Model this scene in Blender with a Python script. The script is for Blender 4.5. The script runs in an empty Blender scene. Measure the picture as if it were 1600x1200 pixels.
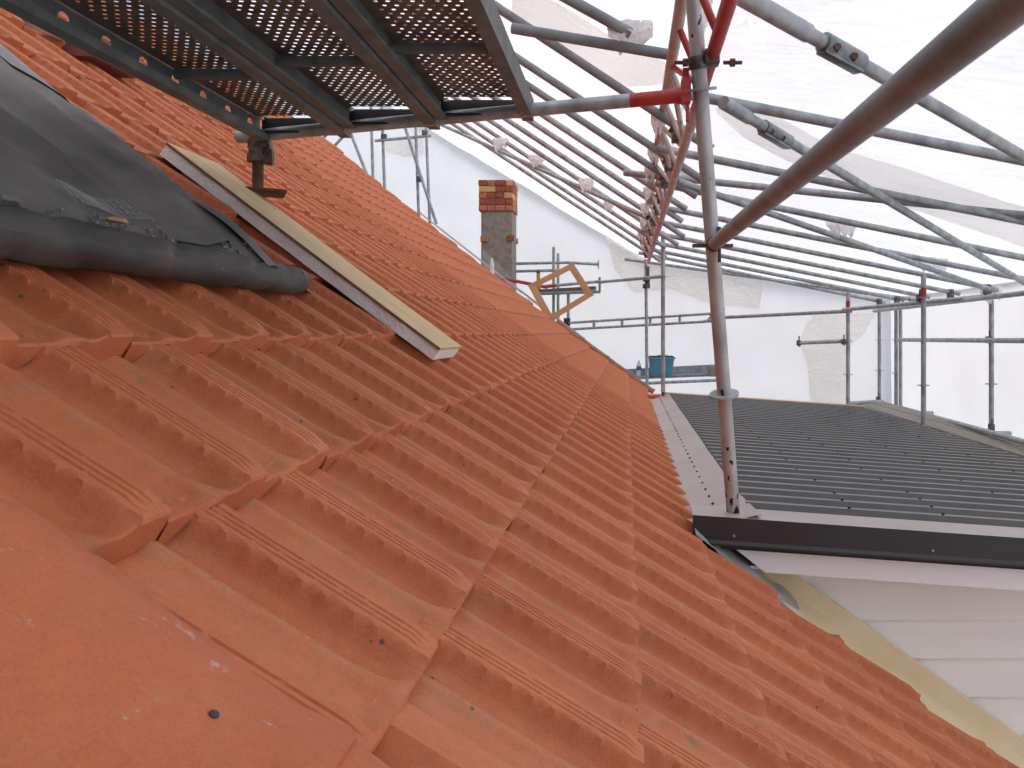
import bpy, bmesh, math, random
from mathutils import Vector, Matrix, noise
random.seed(7)
sc = bpy.context.scene
C = sc.collection
R = math.radians
# ------------------------------------------------------------------ camera, sky, sun, exposure
H = 6.6                                   # camera height above the ground
F, VX, VY = 1200.0, 979.0, 519.0          # focal length and straight-ahead point, in photo pixels
cam_d = bpy.data.cameras.new('camera'); cam = bpy.data.objects.new('camera', cam_d); C.objects.link(cam)
cam.location = (0, 0, H); cam.rotation_euler = (R(90), 0, 0)
cam_d.sensor_width = 36; cam_d.lens = 36 * F / 1600
cam_d.shift_x = -(VX - 800) / 1600; cam_d.shift_y = -(600 - VY) / 1600
cam_d.clip_start = 0.02; cam_d.clip_end = 2000
cam_d.dof.use_dof = True; cam_d.dof.focus_distance = 3.4; cam_d.dof.aperture_fstop = 17
sc.camera = cam
w = bpy.data.worlds.new('World'); sc.world = w; w.use_nodes = True
nt = w.node_tree; nt.nodes.clear()
sky = nt.nodes.new('ShaderNodeTexSky'); sky.sky_type = 'NISHITA'; sky.sun_disc = False
SUN_EL, SUN_AZ = R(48), R(68)
sky.dust_density = 3; sky.ozone_density = 1.5; sky.sun_elevation = SUN_EL; sky.sun_rotation = SUN_AZ
bg = nt.nodes.new('ShaderNodeBackground'); bg.inputs[1].default_value = 0.14
wo = nt.nodes.new('ShaderNodeOutputWorld')
nt.links.new(sky.outputs[0], bg.inputs[0]); nt.links.new(bg.outputs[0], wo.inputs[0])
sl = bpy.data.lights.new('sun', 'SUN'); sl.energy = .9; sl.angle = R(60); sl.color = (1, .97, .93)
so = bpy.data.objects.new('sun', sl); C.objects.link(so)
sd = Vector((math.sin(SUN_AZ) * math.cos(SUN_EL), math.cos(SUN_AZ) * math.cos(SUN_EL), math.sin(SUN_EL)))
so.rotation_euler = sd.to_track_quat('Z', 'Y').to_euler(); so.location = (10, 10, 30)
sc.view_settings.view_transform = 'Standard'; sc.view_settings.look = 'None'
sc.view_settings.gamma = 1; sc.view_settings.use_curve_mapping = False
sc.view_settings.exposure = 1.16
sc.render.engine = 'CYCLES'
sc.cycles.use_denoising = True
sc.cycles.max_bounces = 10; sc.cycles.diffuse_bounces = 5; sc.cycles.glossy_bounces = 4; sc.cycles.transmission_bounces = 6
sc.cycles.sample_clamp_indirect = 8

# ------------------------------------------------------------------ materials
def mat(name, c1, c2=None, scale=6, rough=.6, metal=0., bump=0., bscale=60, spec=.5, speck=None, speck_scale=40, speck_lim=.68, stretch=(1, 1, 1), detail=5, rvar=0.):
    m = bpy.data.materials.new(name); m.use_nodes = True
    t = m.node_tree; b = t.nodes['Principled BSDF']; L = t.links.new
    b.inputs['Roughness'].default_value = rough; b.inputs['Metallic'].default_value = metal
    b.inputs['Specular IOR Level'].default_value = spec
    geo = t.nodes.new('ShaderNodeNewGeometry')
    mp = t.nodes.new('ShaderNodeMapping'); mp.inputs['Scale'].default_value = stretch
    L(geo.outputs['Position'], mp.inputs[0])
    n = t.nodes.new('ShaderNodeTexNoise'); n.inputs['Scale'].default_value = scale; n.inputs['Detail'].default_value = detail
    L(mp.outputs[0], n.inputs['Vector'])
    rp = t.nodes.new('ShaderNodeValToRGB')
    rp.color_ramp.elements[0].position = .33; rp.color_ramp.elements[1].position = .68
    rp.color_ramp.elements[0].color = (*c1, 1); rp.color_ramp.elements[1].color = (*(c2 or c1), 1)
    L(n.outputs['Fac'], rp.inputs[0]); col = rp.outputs[0]
    if speck:
        n2 = t.nodes.new('ShaderNodeTexNoise'); n2.inputs['Scale'].default_value = speck_scale; n2.inputs['Detail'].default_value = 4
        L(geo.outputs['Position'], n2.inputs['Vector'])
        r2 = t.nodes.new('ShaderNodeValToRGB'); r2.color_ramp.elements[0].position = speck_lim; r2.color_ramp.elements[1].position = min(1, speck_lim + .05)
        L(n2.outputs['Fac'], r2.inputs[0])
        mx = t.nodes.new('ShaderNodeMix'); mx.data_type = 'RGBA'; L(r2.outputs[0], mx.inputs['Factor'])
        L(col, mx.inputs['A']); mx.inputs['B'].default_value = (*speck, 1); col = mx.outputs['Result']
    L(col, b.inputs['Base Color'])
    if rvar:
        ma = t.nodes.new('ShaderNodeMath'); ma.operation = 'MULTIPLY_ADD'; ma.inputs[1].default_value = rvar; ma.inputs[2].default_value = rough - rvar / 2
        L(n.outputs['Fac'], ma.inputs[0]); L(ma.outputs[0], b.inputs['Roughness'])
    if bump:
        n3 = t.nodes.new('ShaderNodeTexNoise'); n3.inputs['Scale'].default_value = bscale; n3.inputs['Detail'].default_value = 4
        L(mp.outputs[0], n3.inputs['Vector'])
        bp = t.nodes.new('ShaderNodeBump'); bp.inputs['Strength'].default_value = bump; bp.inputs['Distance'].default_value = .01
        L(n3.outputs['Fac'], bp.inputs['Height']); L(bp.outputs[0], b.inputs['Normal'])
    return m

def tile_material(name, ca, cb, dust_amt=1., crust=(.17, .14, .11), lim=.61):
    m = bpy.data.materials.new(name); m.use_nodes = True
    t = m.node_tree; b = t.nodes['Principled BSDF']; L = t.links.new; N = t.nodes.new
    geo = N('ShaderNodeNewGeometry'); oi = N('ShaderNodeObjectInfo'); at = N('ShaderNodeAttribute'); at.attribute_name = 'wear'
    sep = N('ShaderNodeSeparateColor'); L(at.outputs['Color'], sep.inputs[0])
    n = N('ShaderNodeTexNoise'); n.inputs['Scale'].default_value = 5; n.inputs['Detail'].default_value = 6; L(geo.outputs['Position'], n.inputs['Vector'])
    s = N('ShaderNodeMath'); s.operation = 'MULTIPLY_ADD'; s.inputs[1].default_value = .30; L(oi.outputs['Random'], s.inputs[0]); L(n.outputs['Fac'], s.inputs[2])
    s2 = N('ShaderNodeMath'); s2.operation = 'MULTIPLY_ADD'; s2.inputs[1].default_value = .30; L(sep.outputs['Blue'], s2.inputs[0]); L(s.outputs[0], s2.inputs[2])
    rp = N('ShaderNodeValToRGB'); rp.color_ramp.elements[0].position = .35; rp.color_ramp.elements[1].position = .9
    rp.color_ramp.elements[0].color = (*ca, 1); rp.color_ramp.elements[1].color = (*cb, 1); L(s2.outputs[0], rp.inputs[0])
    # soft dust lying in the pans
    n2 = N('ShaderNodeTexNoise'); n2.inputs['Scale'].default_value = 22; n2.inputs['Detail'].default_value = 7; n2.inputs['Roughness'].default_value = .65; L(geo.outputs['Position'], n2.inputs['Vector'])
    d1 = N('ShaderNodeMapRange'); d1.inputs['From Min'].default_value = .36; d1.inputs['From Max'].default_value = .72; L(n2.outputs['Fac'], d1.inputs['Value'])
    d2 = N('ShaderNodeMath'); d2.operation = 'MULTIPLY'; L(d1.outputs[0], d2.inputs[0]); L(sep.outputs['Red'], d2.inputs[1])
    d3 = N('ShaderNodeMath'); d3.operation = 'MULTIPLY'; d3.inputs[1].default_value = .62 * dust_amt; L(d2.outputs[0], d3.inputs[0])
    mx = N('ShaderNodeMix'); mx.data_type = 'RGBA'; L(d3.outputs[0], mx.inputs['Factor']); L(rp.outputs[0], mx.inputs['A']); mx.inputs['B'].default_value = (.42, .255, .155, 1)
    # crusty grey mortar smears near the nose
    n4 = N('ShaderNodeTexNoise'); n4.inputs['Scale'].default_value = 16; n4.inputs['Detail'].default_value = 9; n4.inputs['Roughness'].default_value = .75; L(geo.outputs['Position'], n4.inputs['Vector'])
    g1 = N('ShaderNodeMapRange'); g1.inputs['From Min'].default_value = lim; g1.inputs['From Max'].default_value = lim + .05; L(n4.outputs['Fac'], g1.inputs['Value'])
    g2 = N('ShaderNodeMath'); g2.operation = 'MULTIPLY'; L(g1.outputs[0], g2.inputs[0]); L(sep.outputs['Green'], g2.inputs[1])
    mx2 = N('ShaderNodeMix'); mx2.data_type = 'RGBA'; L(g2.outputs[0], mx2.inputs['Factor']); L(mx.outputs['Result'], mx2.inputs['A']); mx2.inputs['B'].default_value = (*crust, 1)
    n5 = N('ShaderNodeTexNoise'); n5.inputs['Scale'].default_value = 320; n5.inputs['Detail'].default_value = 3; L(geo.outputs['Position'], n5.inputs['Vector'])
    n6 = N('ShaderNodeTexNoise'); n6.inputs['Scale'].default_value = 46; n6.inputs['Detail'].default_value = 6; n6.inputs['Roughness'].default_value = .7; L(geo.outputs['Position'], n6.inputs['Vector'])
    av = N('ShaderNodeMath'); av.operation = 'ADD'; L(n5.outputs['Fac'], av.inputs[0]); L(n6.outputs['Fac'], av.inputs[1])
    mr_ = N('ShaderNodeMapRange'); mr_.inputs['From Min'].default_value = .7; mr_.inputs['From Max'].default_value = 1.3; mr_.inputs['To Min'].default_value = .86; mr_.inputs['To Max'].default_value = 1.11; L(av.outputs[0], mr_.inputs['Value'])
    hv = N('ShaderNodeHueSaturation'); L(mx2.outputs['Result'], hv.inputs['Color']); L(mr_.outputs[0], hv.inputs['Value'])
    # small dark chips and specks
    vo = N('ShaderNodeTexVoronoi'); vo.inputs['Scale'].default_value = 13; vo.inputs['Randomness'].default_value = 1; L(geo.outputs['Position'], vo.inputs['Vector'])
    lt = N('ShaderNodeMath'); lt.operation = 'LESS_THAN'; lt.inputs[1].default_value = .045; L(vo.outputs['Distance'], lt.inputs[0])
    mx3 = N('ShaderNodeMix'); mx3.data_type = 'RGBA'; L(lt.outputs[0], mx3.inputs['Factor']); L(hv.outputs['Color'], mx3.inputs['A']); mx3.inputs['B'].default_value = (.13, .09, .065, 1)
    L(mx3.outputs['Result'], b.inputs['Base Color'])
    b.inputs['Roughness'].default_value = .62; b.inputs['Specular IOR Level'].default_value = .35
    n3 = N('ShaderNodeTexNoise'); n3.inputs['Scale'].default_value = 180; n3.inputs['Detail'].default_value = 4; L(geo.outputs['Position'], n3.inputs['Vector'])
    bp = N('ShaderNodeBump'); bp.inputs['Strength'].default_value = .28; bp.inputs['Distance'].default_value = .004; L(n3.outputs['Fac'], bp.inputs['Height']); L(bp.outputs[0], b.inputs['Normal'])
    return m

def sheet_material(name, cd, ct, fac=.6, bump=.5):
    m = bpy.data.materials.new(name); m.use_nodes = True
    t = m.node_tree; t.nodes.remove(t.nodes['Principled BSDF']); L = t.links.new; N = t.nodes.new
    d = N('ShaderNodeBsdfDiffuse'); tr = N('ShaderNodeBsdfTranslucent'); g = N('ShaderNodeBsdfGlossy'); g.inputs['Roughness'].default_value = .35
    geo = N('ShaderNodeNewGeometry'); n = N('ShaderNodeTexNoise'); n.inputs['Scale'].default_value = 1.3; n.inputs['Detail'].default_value = 5
    L(geo.outputs['Position'], n.inputs['Vector'])
    rp = N('ShaderNodeValToRGB'); rp.color_ramp.elements[0].position = .35; rp.color_ramp.elements[1].position = .65
    rp.color_ramp.elements[0].color = (*[c * .93 for c in ct], 1); rp.color_ramp.elements[1].color = (*ct, 1)
    L(n.outputs['Fac'], rp.inputs[0]); L(rp.outputs[0], tr.inputs[0]); d.inputs[0].default_value = (*cd, 1)
    mx = N('ShaderNodeMixShader'); mx.inputs[0].default_value = fac; L(d.outputs[0], mx.inputs[1]); L(tr.outputs[0], mx.inputs[2])
    mx2 = N('ShaderNodeMixShader'); mx2.inputs[0].default_value = .03; L(mx.outputs[0], mx2.inputs[1]); L(g.outputs[0], mx2.inputs[2])
    mp = N('ShaderNodeMapping'); mp.inputs['Scale'].default_value = (1.2, 5, 5); mp.inputs['Rotation'].default_value = (0, .5, .3); L(geo.outputs['Position'], mp.inputs[0])
    n3 = N('ShaderNodeTexNoise'); n3.inputs['Scale'].default_value = 2.2; n3.inputs['Detail'].default_value = 6; n3.inputs['Distortion'].default_value = .8; L(mp.outputs[0], n3.inputs['Vector'])
    bp = N('ShaderNodeBump'); bp.inputs['Strength'].default_value = bump; bp.inputs['Distance'].default_value = .06; L(n3.outputs['Fac'], bp.inputs['Height'])
    for s in (d, tr, g): L(bp.outputs[0], s.inputs['Normal'])
    L(mx2.outputs[0], t.nodes['Material Output'].inputs[0])
    return m

M = {}
M['tile'] = tile_material('terracotta_tile', (.475, .130, .049), (.575, .182, .075), 1., (.19, .155, .11))
M['cap'] = tile_material('terracotta_cap', (.49, .122, .046), (.57, .165, .066), .5, (.50, .40, .33), .60)
M['oldcap'] = mat('weathered_cap', (.20, .115, .07), (.40, .16, .085), 9, .8, bump=.3)
M['galv'] = mat('galvanised_tube', (.25, .275, .29), (.45, .485, .50), 16, .45, .3, bump=.08, bscale=120, stretch=(1, 1, .6), speck=(.45, .45, .44), speck_scale=55, speck_lim=.66)
M['galv_dark'] = mat('dull_tube', (.19, .215, .23), (.285, .315, .335), 10, .55, .0, bump=.08, speck=(.30, .30, .29), speck_scale=38, speck_lim=.68)
M['post'] = mat('scuffed_post', (.32, .32, .315), (.52, .52, .51), 12, .45, .3, bump=.1, stretch=(1, 1, .5))
M['steel'] = mat('deck_steel', (.105, .12, .118), (.175, .192, .188), 12, .6, .0, bump=.15, spec=.3, rvar=.2)
M['deck'] = mat('perforated_deck', (.115, .10, .082), (.185, .16, .135), 16, .55, .2, bump=.1)
M['rust'] = mat('rusty_steel', (.085, .05, .03), (.17, .105, .065), 25, .75, .2, bump=.3)
M['red'] = mat('red_paint', (.36, .028, .024), (.46, .05, .04), 18, .45, 0, speck=(.5, .33, .30), speck_scale=45, speck_lim=.70)
M['pink'] = mat('worn_primer', (.46, .40, .375), (.60, .545, .52), 14, .6, .1, speck=(.34, .13, .10), speck_scale=18, speck_lim=.66)
M['coupler'] = mat('coupler_steel', (.07, .06, .055), (.20, .18, .16), 40, .5, .6, bump=.2)
M['zinc'] = mat('blue_zinc', (.13, .17, .185), (.26, .29, .29), 22, .35, .6)
M['membrane'] = mat('grey_membrane', (.14, .136, .130), (.27, .260, .248), 5, .8, 0, spec=.25, bump=.45, bscale=18, speck=(.24, .23, .22), speck_scale=30, speck_lim=.72)
M['membrane_light'] = mat('grey_membrane_lap', (.15, .148, .146), (.20, .197, .194), 6, .5, bump=.3, bscale=14)
M['roll'] = mat('rubber_roll', (.045, .046, .047), (.105, .098, .088), 4, .6, 0, spec=.35, bump=.5, bscale=12, speck=(.2, .17, .13), speck_scale=26, speck_lim=.72, rvar=.2)
M['ply'] = mat('chipboard', (.60, .43, .215), (.70, .54, .31), 5, .7, bump=.1, stretch=(1, 6, 1))
M['plyedge'] = mat('board_edge', (.14, .09, .055), (.22, .15, .09), 20, .8)
M['foam'] = mat('polystyrene', (.90, .88, .86), (.94, .92, .91), 40, .8, bump=.8, bscale=110)
M['metalroof'] = mat('grey_roofing', (.054, .050, .047), (.078, .072, .067), 3, .36, .0, bump=.04, bscale=6, spec=.8, rvar=.12)
M['flash'] = mat('sheen_toned_flashing', (.38, .33, .30), (.45, .395, .36), 4, .42, 0, bump=.06, bscale=8)  # pale base colour carries the white sheeting's grazing reflection on dark metal
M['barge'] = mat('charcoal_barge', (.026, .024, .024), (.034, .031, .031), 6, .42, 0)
M['fascia'] = mat('white_fascia', (.85, .84, .835), (.88, .87, .865), 3, .55, bump=.04)
M['board'] = mat('weatherboard', (.83, .815, .785), (.87, .855, .825), 2.5, .6, bump=.05, stretch=(.4, 1, 3))
M['cream'] = mat('cream_flashing', (.70, .56, .34), (.79, .66, .45), 4, .5, 0, bump=.08, speck=(.66, .58, .42), speck_scale=30, speck_lim=.72)
M['lead'] = mat('lead_flashing', (.30, .295, .29), (.40, .395, .39), 8, .5, .1, bump=.3, bscale=20)
M['render'] = mat('cement_render', (.20, .18, .155), (.29, .265, .23), 14, .9, bump=.6, bscale=90, speck=(.32, .29, .26), speck_scale=45, speck_lim=.66)
M['brick1'] = mat('brick_orange', (.38, .135, .05), (.50, .21, .085), 22, .85, bump=.4, speck=(.10, .06, .05), speck_scale=35, speck_lim=.64)
M['brick2'] = mat('brick_red', (.24, .065, .035), (.36, .11, .055), 22, .85, bump=.4, speck=(.08, .05, .045), speck_scale=30, speck_lim=.6)
M['brick3'] = mat('brick_buff', (.55, .30, .13), (.62, .42, .24), 22, .85, bump=.4, speck=(.12, .09, .07), speck_scale=30, speck_lim=.62)
M['mortar'] = mat('mortar', (.10, .085, .07), (.2, .17, .15), 30, .95)
M['pine'] = mat('pine', (.52, .30, .14), (.64, .41, .21), 7, .6, stretch=(3, 3, 12), bump=.1)
M['oldwood'] = mat('weathered_board', (.21, .195, .165), (.33, .31, .265), 6, .85, bump=.3, stretch=(14, 1, 4))
M['paleboard'] = mat('pale_board', (.45, .41, .36), (.62, .58, .53), 8, .8, bump=.2)
M['whiteplastic'] = mat('white_plastic', (.70, .69, .67), (.78, .77, .76), 9, .5)
M['blue'] = mat('blue_plastic', (.08, .28, .40), (.12, .34, .46), 6, .45)
M['dark'] = mat('dark_plastic', (.02, .02, .022), (.04, .04, .042), 12, .6)
M['label'] = mat('blue_label', (.03, .12, .45), (.05, .18, .55), 12, .5)
M['water'] = mat('clear_bottle', (.62, .66, .68), (.72, .75, .76), 15, .15)
M['maroon'] = mat('dark_red_tile', (.135, .045, .038), (.19, .065, .05), 9, .8, bump=.2)
M['tan'] = mat('tan_block', (.33, .265, .195), (.40, .33, .25), 7, .85, bump=.15)
M['yellow'] = mat('yellow_handle', (.35, .27, .05), (.48, .38, .09), 15, .6)
M['stone'] = mat('grey_grit', (.16, .15, .14), (.30, .29, .27), 40, .9, bump=.5)
M['wallpaint'] = mat('house_wall', (.45, .42, .37), (.52, .49, .44), 3, .85, bump=.2)
M['deckwood'] = mat('roof_underlay', (.035, .03, .028), (.06, .05, .045), 6, .9)
M['ground'] = mat('packed_ground', (.10, .085, .07), (.19, .165, .14), 1.2, .95, bump=.5, bscale=12)
M['sheet'] = sheet_material('shrink_wrap', (.84, .84, .84), (.81, .81, .81), .60, .8)
M['sheet2'] = sheet_material('shrink_wrap_wall', (.84, .845, .85), (.77, .78, .79), .56, .07)
M['blocker'] = mat('light_blocker', (.05, .05, .052), (.09, .085, .08), 2, .7, bump=.2, bscale=5)  # for the added light-blocking sheet behind the camera
M['patch'] = sheet_material('shrink_wrap_patch', (.88, .85, .80), (.97, .945, .90), .82, .8)
M['wrapbag'] = sheet_material('plastic_rag', (.95, .94, .93), (.92, .91, .90), .35, .6)

# ------------------------------------------------------------------ builders (all in metres relative to the camera position; H added when linked)
class MB:
    def __init__(s): s.v = []; s.f = []
    def add(s, vs, fs):
        o = len(s.v); s.v += [tuple(v) for v in vs]; s.f += [tuple(i + o for i in f) for f in fs]; return s
    def box(s, c, size, rot=None):
        hx, hy, hz = [q / 2 for q in size]; c = Vector(c)
        vs = [Vector((x, y, z)) for x in (-hx, hx) for y in (-hy, hy) for z in (-hz, hz)]
        if rot is not None: vs = [rot @ v for v in vs]
        return s.add([c + v for v in vs], [(0, 1, 3, 2), (4, 6, 7, 5), (0, 4, 5, 1), (2, 3, 7, 6), (0, 2, 6, 4), (1, 5, 7, 3)])
    def tube(s, p0, p1, r, seg=14, r1=None, hollow=False, rings=1, wob=0.):
        p0, p1 = Vector(p0), Vector(p1); d = (p1 - p0); L = d.length; d.normalize()
        a = d.orthogonal().normalized(); b = d.cross(a); r1 = r if r1 is None else r1
        vs = []; fs = []
        for k in range(rings + 1):
            t = k / rings; rr = r + (r1 - r) * t
            for i in range(seg):
                q = 2 * math.pi * i / seg
                vs.append(p0 + d * L * t + (a * math.cos(q) + b * math.sin(q)) * rr)
        for k in range(rings):
            for i in range(seg):
                j = (i + 1) % seg
                fs.append((k * seg + i, k * seg + j, (k + 1) * seg + j, (k + 1) * seg + i))
        n = len(vs)
        if hollow:
            for end, e in ((p0, 0), (p1, rings)):
                sgn = 1 if e == 0 else -1
                o = len(vs)
                for i in range(seg):
                    q = 2 * math.pi * i / seg; u = (a * math.cos(q) + b * math.sin(q))
                    vs.append(end + u * r * .82)
                for i in range(seg):
                    q = 2 * math.pi * i / seg; u = (a * math.cos(q) + b * math.sin(q))
                    vs.append(end + u * r * .82 + d * sgn * min(.08, L * .3))
                for i in range(seg):
                    j = (i + 1) % seg
                    A, B = e * seg + i, e * seg + j
                    f1 = (A, B, o + j, o + i); f2 = (o + i, o + j, o + seg + j, o + seg + i)
                    if e == 0: f1 = f1[::-1]; f2 = f2[::-1]
                    fs.append(f1); fs.append(f2)
                fs.append(tuple(range(o + seg, o + 2 * seg)))
        else:
            fs.append(tuple(range(seg))[::-1]); fs.append(tuple(range(n - seg, n)))
        return s.add(vs, fs)
    def path(s, pts, r, seg=10):
        for a, b in zip(pts, pts[1:]): s.tube(a, b, r, seg)
        return s
    def disc(s, c, axis, r, t, seg=18):
        axis = Vector(axis).normalized(); c = Vector(c)
        return s.tube(c - axis * t / 2, c + axis * t / 2, r, seg)
    def prism(s, poly, off):
        off = Vector(off); n = len(poly); A = [Vector(p) for p in poly]; Bv = [p + off for p in A]
        return s.add(A + Bv, [tuple(range(n))[::-1], tuple(range(n, 2 * n))] + [(i, (i + 1) % n, n + (i + 1) % n, n + i) for i in range(n)])
    def grid(s, fn, nu, nv):
        vs = [fn(i / nu, j / nv) for j in range(nv + 1) for i in range(nu + 1)]
        fs = [(j * (nu + 1) + i, j * (nu + 1) + i + 1, (j + 1) * (nu + 1) + i + 1, (j + 1) * (nu + 1) + i) for j in range(nv) for i in range(nu)]
        return s.add(vs, fs)
    def build(s, name, m, parent=None, smooth=35, origin=None, bevel=0.):
        me = bpy.data.meshes.new(name)
        if parent is not None: o = BASE[parent.name]
        elif origin is not None: o = Vector(origin)
        else:
            xs, ys, zs = zip(*s.v); o = Vector(((min(xs) + max(xs)) / 2, (min(ys) + max(ys)) / 2, min(zs)))
        me.from_pydata([Vector(v) - o for v in s.v], [], s.f); me.update()
        bm = bmesh.new(); bm.from_mesh(me)
        bmesh.ops.recalc_face_normals(bm, faces=bm.faces)
        if bevel: bmesh.ops.bevel(bm, geom=[e for e in bm.edges if e.calc_face_angle(0) > R(40)], offset=bevel, segments=2, affect='EDGES', profile=.6)
        bm.to_mesh(me); bm.free()
        if smooth:
            me.shade_smooth(); me.set_sharp_from_angle(angle=R(smooth))
        me.materials.append(M[m] if isinstance(m, str) else m)
        ob = bpy.data.objects.new(name, me); C.objects.link(ob)
        if parent is not None:
            ob.parent = parent; BASE[ob.name] = o
        else:
            ob.location = o + Vector((0, 0, H)); BASE[ob.name] = o
        return ob
BASE = {}
def tag(o, label=None, cat=None, group=None, kind=None):
    for k, v in (('label', label), ('category', cat), ('group', group), ('kind', kind)):
        if v: o[k] = v
    return o
def thing(name, base, label, cat, group=None):
    o = bpy.data.objects.new(name, None); C.objects.link(o); o.empty_display_size = .1
    base = Vector(base); o.location = base + Vector((0, 0, H)); BASE[o.name] = base
    return tag(o, label, cat, group)
def P(px, py, d): return Vector(((px - VX) / F * d, d, (VY - py) / F * d))
ORD = ['first', 'second', 'third', 'fourth', 'fifth', 'sixth', 'seventh', 'eighth', 'ninth', 'tenth', 'eleventh', 'twelfth', 'thirteenth']
TR = .0245   # scaffold tube radius

# ------------------------------------------------------------------ ground
tag(MB().add([(-400, -400, -H), (400, -400, -H), (400, 400, -H), (-400, 400, -H)], [(0, 1, 2, 3)]).build('ground', 'ground'), kind='structure')

# ------------------------------------------------------------------ main house with its tiled roof
GX, W, HT = .2759, .236, .649
def rz(x): return -HT - .72 * x + (.014 * x * x if x < 0 else 0)      # level of the tile bed (where noses touch the tile below)
NEAR, FAR, CUT, RIDGE = .59, 11.2, 3.02, -4.65
house = thing('house', (-4.4, 6, -H), 'large house with an orange terracotta tiled roof', 'house')
T_N, RIB, ROLL = .026, .0300, .009
def ss(x0, x1, x):
    t = max(0, min(1, (x - x0) / (x1 - x0))); return t * t * (3 - 2 * t)
def prof(u, k=0.):
    """section of a tile across its width; k = 1 at the nose, 0 up the tile"""
    a = u / W
    h = -.0025 * math.sin(math.pi * max(0, min(1, a / .34))) if a < .34 else 0
    rh = ROLL + (.013 - ROLL) * k; wl = .065 + .02 * k
    h += rh * ss(.44 - wl - .03, .435 - .045 * k, a) * (1 - ss(.465 + .055 * k, .535 + .055 * k, a))
    if .50 < a < .72: h -= .010 * math.sin(math.pi * (a - .50) / .22) * (1 - .75 * k)
    h += RIB * ss(.69, .764, a)
    return h
GROOVES = (.1905, .2035, .2165)
def tile_mesh(u0, u1, hi):
    if hi:
        cols = [.004, .010, .03, .055, .072, .080, .086, .092, .097, .102, .106, .110, .115, .120, .126, .133, .140, .147, .153, .158, .163, .167, .1705, .1735, .1755, .1775, .1795, .182, .185]
        for g in GROOVES: cols += [g - .0031, g - .0018, g + .0018, g + .0031]
        cols += [.2240, .2295, .2330, .2350]
        rows = [0, .003, .008, .016, .026, .038, .050, .060] + [.066 + .0058 * k for k in range(54)]
    else:
        cols = [.004, .05, .086, .105, .120, .138, .158, .180, .231, .235]
        rows = [0, .006, .06, .36]
    cols = [c for c in cols if u0 + .002 < c < u1 - .002]
    cols = ([max(u0, .004)] if not cols or cols[0] > max(u0, .004) + .001 else []) + cols + ([min(u1, .235)] if not cols or cols[-1] < min(u1, .235) - .001 else [])
    def top(u, v):
        k = 1 - ss(0, .075, v); h = prof(u, k); a = u / W
        if hi:
            for gi, g in enumerate(GROOVES):        # grooves along the rib, broken into dashes
                if abs(u - g) < .0025 and .02 < v and ((v * 11 + gi * .37) % 1 < .93): h -= .0030
            if .1730 < u < .1785 and (v % .037) < .0125 and v > .03: h = RIB - .0008   # small teeth on the near edge
        if u > .2345: h -= .0015
        if v < .042:                                # the pans close to a raised rounded lip at the nose
            kk = 1 - ss(0, .042, v)
            lip = .0075 + .0085 * ss(.30, .42, a) - .003 * ss(.52, .60, a) + .009 * ss(.66, .76, a)
            h = h * (1 - kk) + kk * (max(h, lip) if a < .76 else min(h, .0225))
        n = T_N * (1 - v / .34) + h
        if v == 0: n -= .004
        return n
    vs = []; fs = []; wear = []
    nc = len(cols)
    for v in rows:
        for u in cols:
            vs.append((u, v, top(u, v))); a = u / W
            d = .3 + .6 * max(0, 1 - abs(a - .45) / .12) + (.4 if v > .27 and a < .75 else 0)
            if a > .75: d *= .3
            g = 1. if (a < .56 and v > .29) else (.75 if .36 < a < .52 else .12)
            wear.append((min(1, d), g, 0, 1))
    for j in range(len(rows) - 1):
        for i in range(nc - 1):
            fs.append((j * nc + i, j * nc + i + 1, (j + 1) * nc + i + 1, (j + 1) * nc + i))
    # nose: front face down to the tile underneath (half a tile out of step)
    o = len(vs)
    for u in cols:
        vs.append((u, -.003, min(prof((u + W / 2) % W) + .0015, top(u, 0) - .004))); wear.append((.1, .05, 0, 1))
    for i in range(nc - 1): fs.append((o + i, o + i + 1, i + 1, i))
    o2 = len(vs)                                     # underside of the nose
    for u in cols:
        vs.append((u, .03, min(prof((u + W / 2) % W) + .0015, top(u, 0) - .004))); wear.append((.1, .05, 0, 1))
    for i in range(nc - 1): fs.append((o2 + i, o2 + i + 1, o + i + 1, o + i))
    # closed sides
    for e in (0, nc - 1):
        b = len(vs)
        for j, v in enumerate(rows):
            vs.append((cols[e], v, T_N * (1 - v / .34) - .024)); wear.append((.1, .1, 0, 1))
        for j in range(len(rows) - 1):
            f = (b + j, b + j + 1, (j + 1) * nc + e, j * nc + e)
            fs.append(f if e else f[::-1])
    return vs, fs, wear
TC = {}
def tile_data(u0, u1, hi):
    k = (round(u0, 3), round(u1, 3), hi)
    if k not in TC: TC[k] = tile_mesh(k[0], k[1], hi)
    return TC[k]
TM = {}
def tile_me(u0, u1):
    k = (round(u0, 3), round(u1, 3))
    if k not in TM:
        vs, fs, wear = tile_data(u0, u1, True)
        me = bpy.data.meshes.new('roof_tile'); me.from_pydata(vs, [], fs); me.update()
        ca = me.color_attributes.new('wear', 'FLOAT_COLOR', 'POINT'); ca.data.foreach_set('color', [c for q in wear for c in q])
        me.shade_smooth(); me.set_sharp_from_angle(angle=R(32)); me.materials.append(M['tile']); TM[k] = me
    return TM[k]
def cut_at(x):          # the lower courses stop beside the annex wall
    return FAR if x <= .36 else CUT + .05 * math.sin(x * 9)
tiles = []
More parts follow.
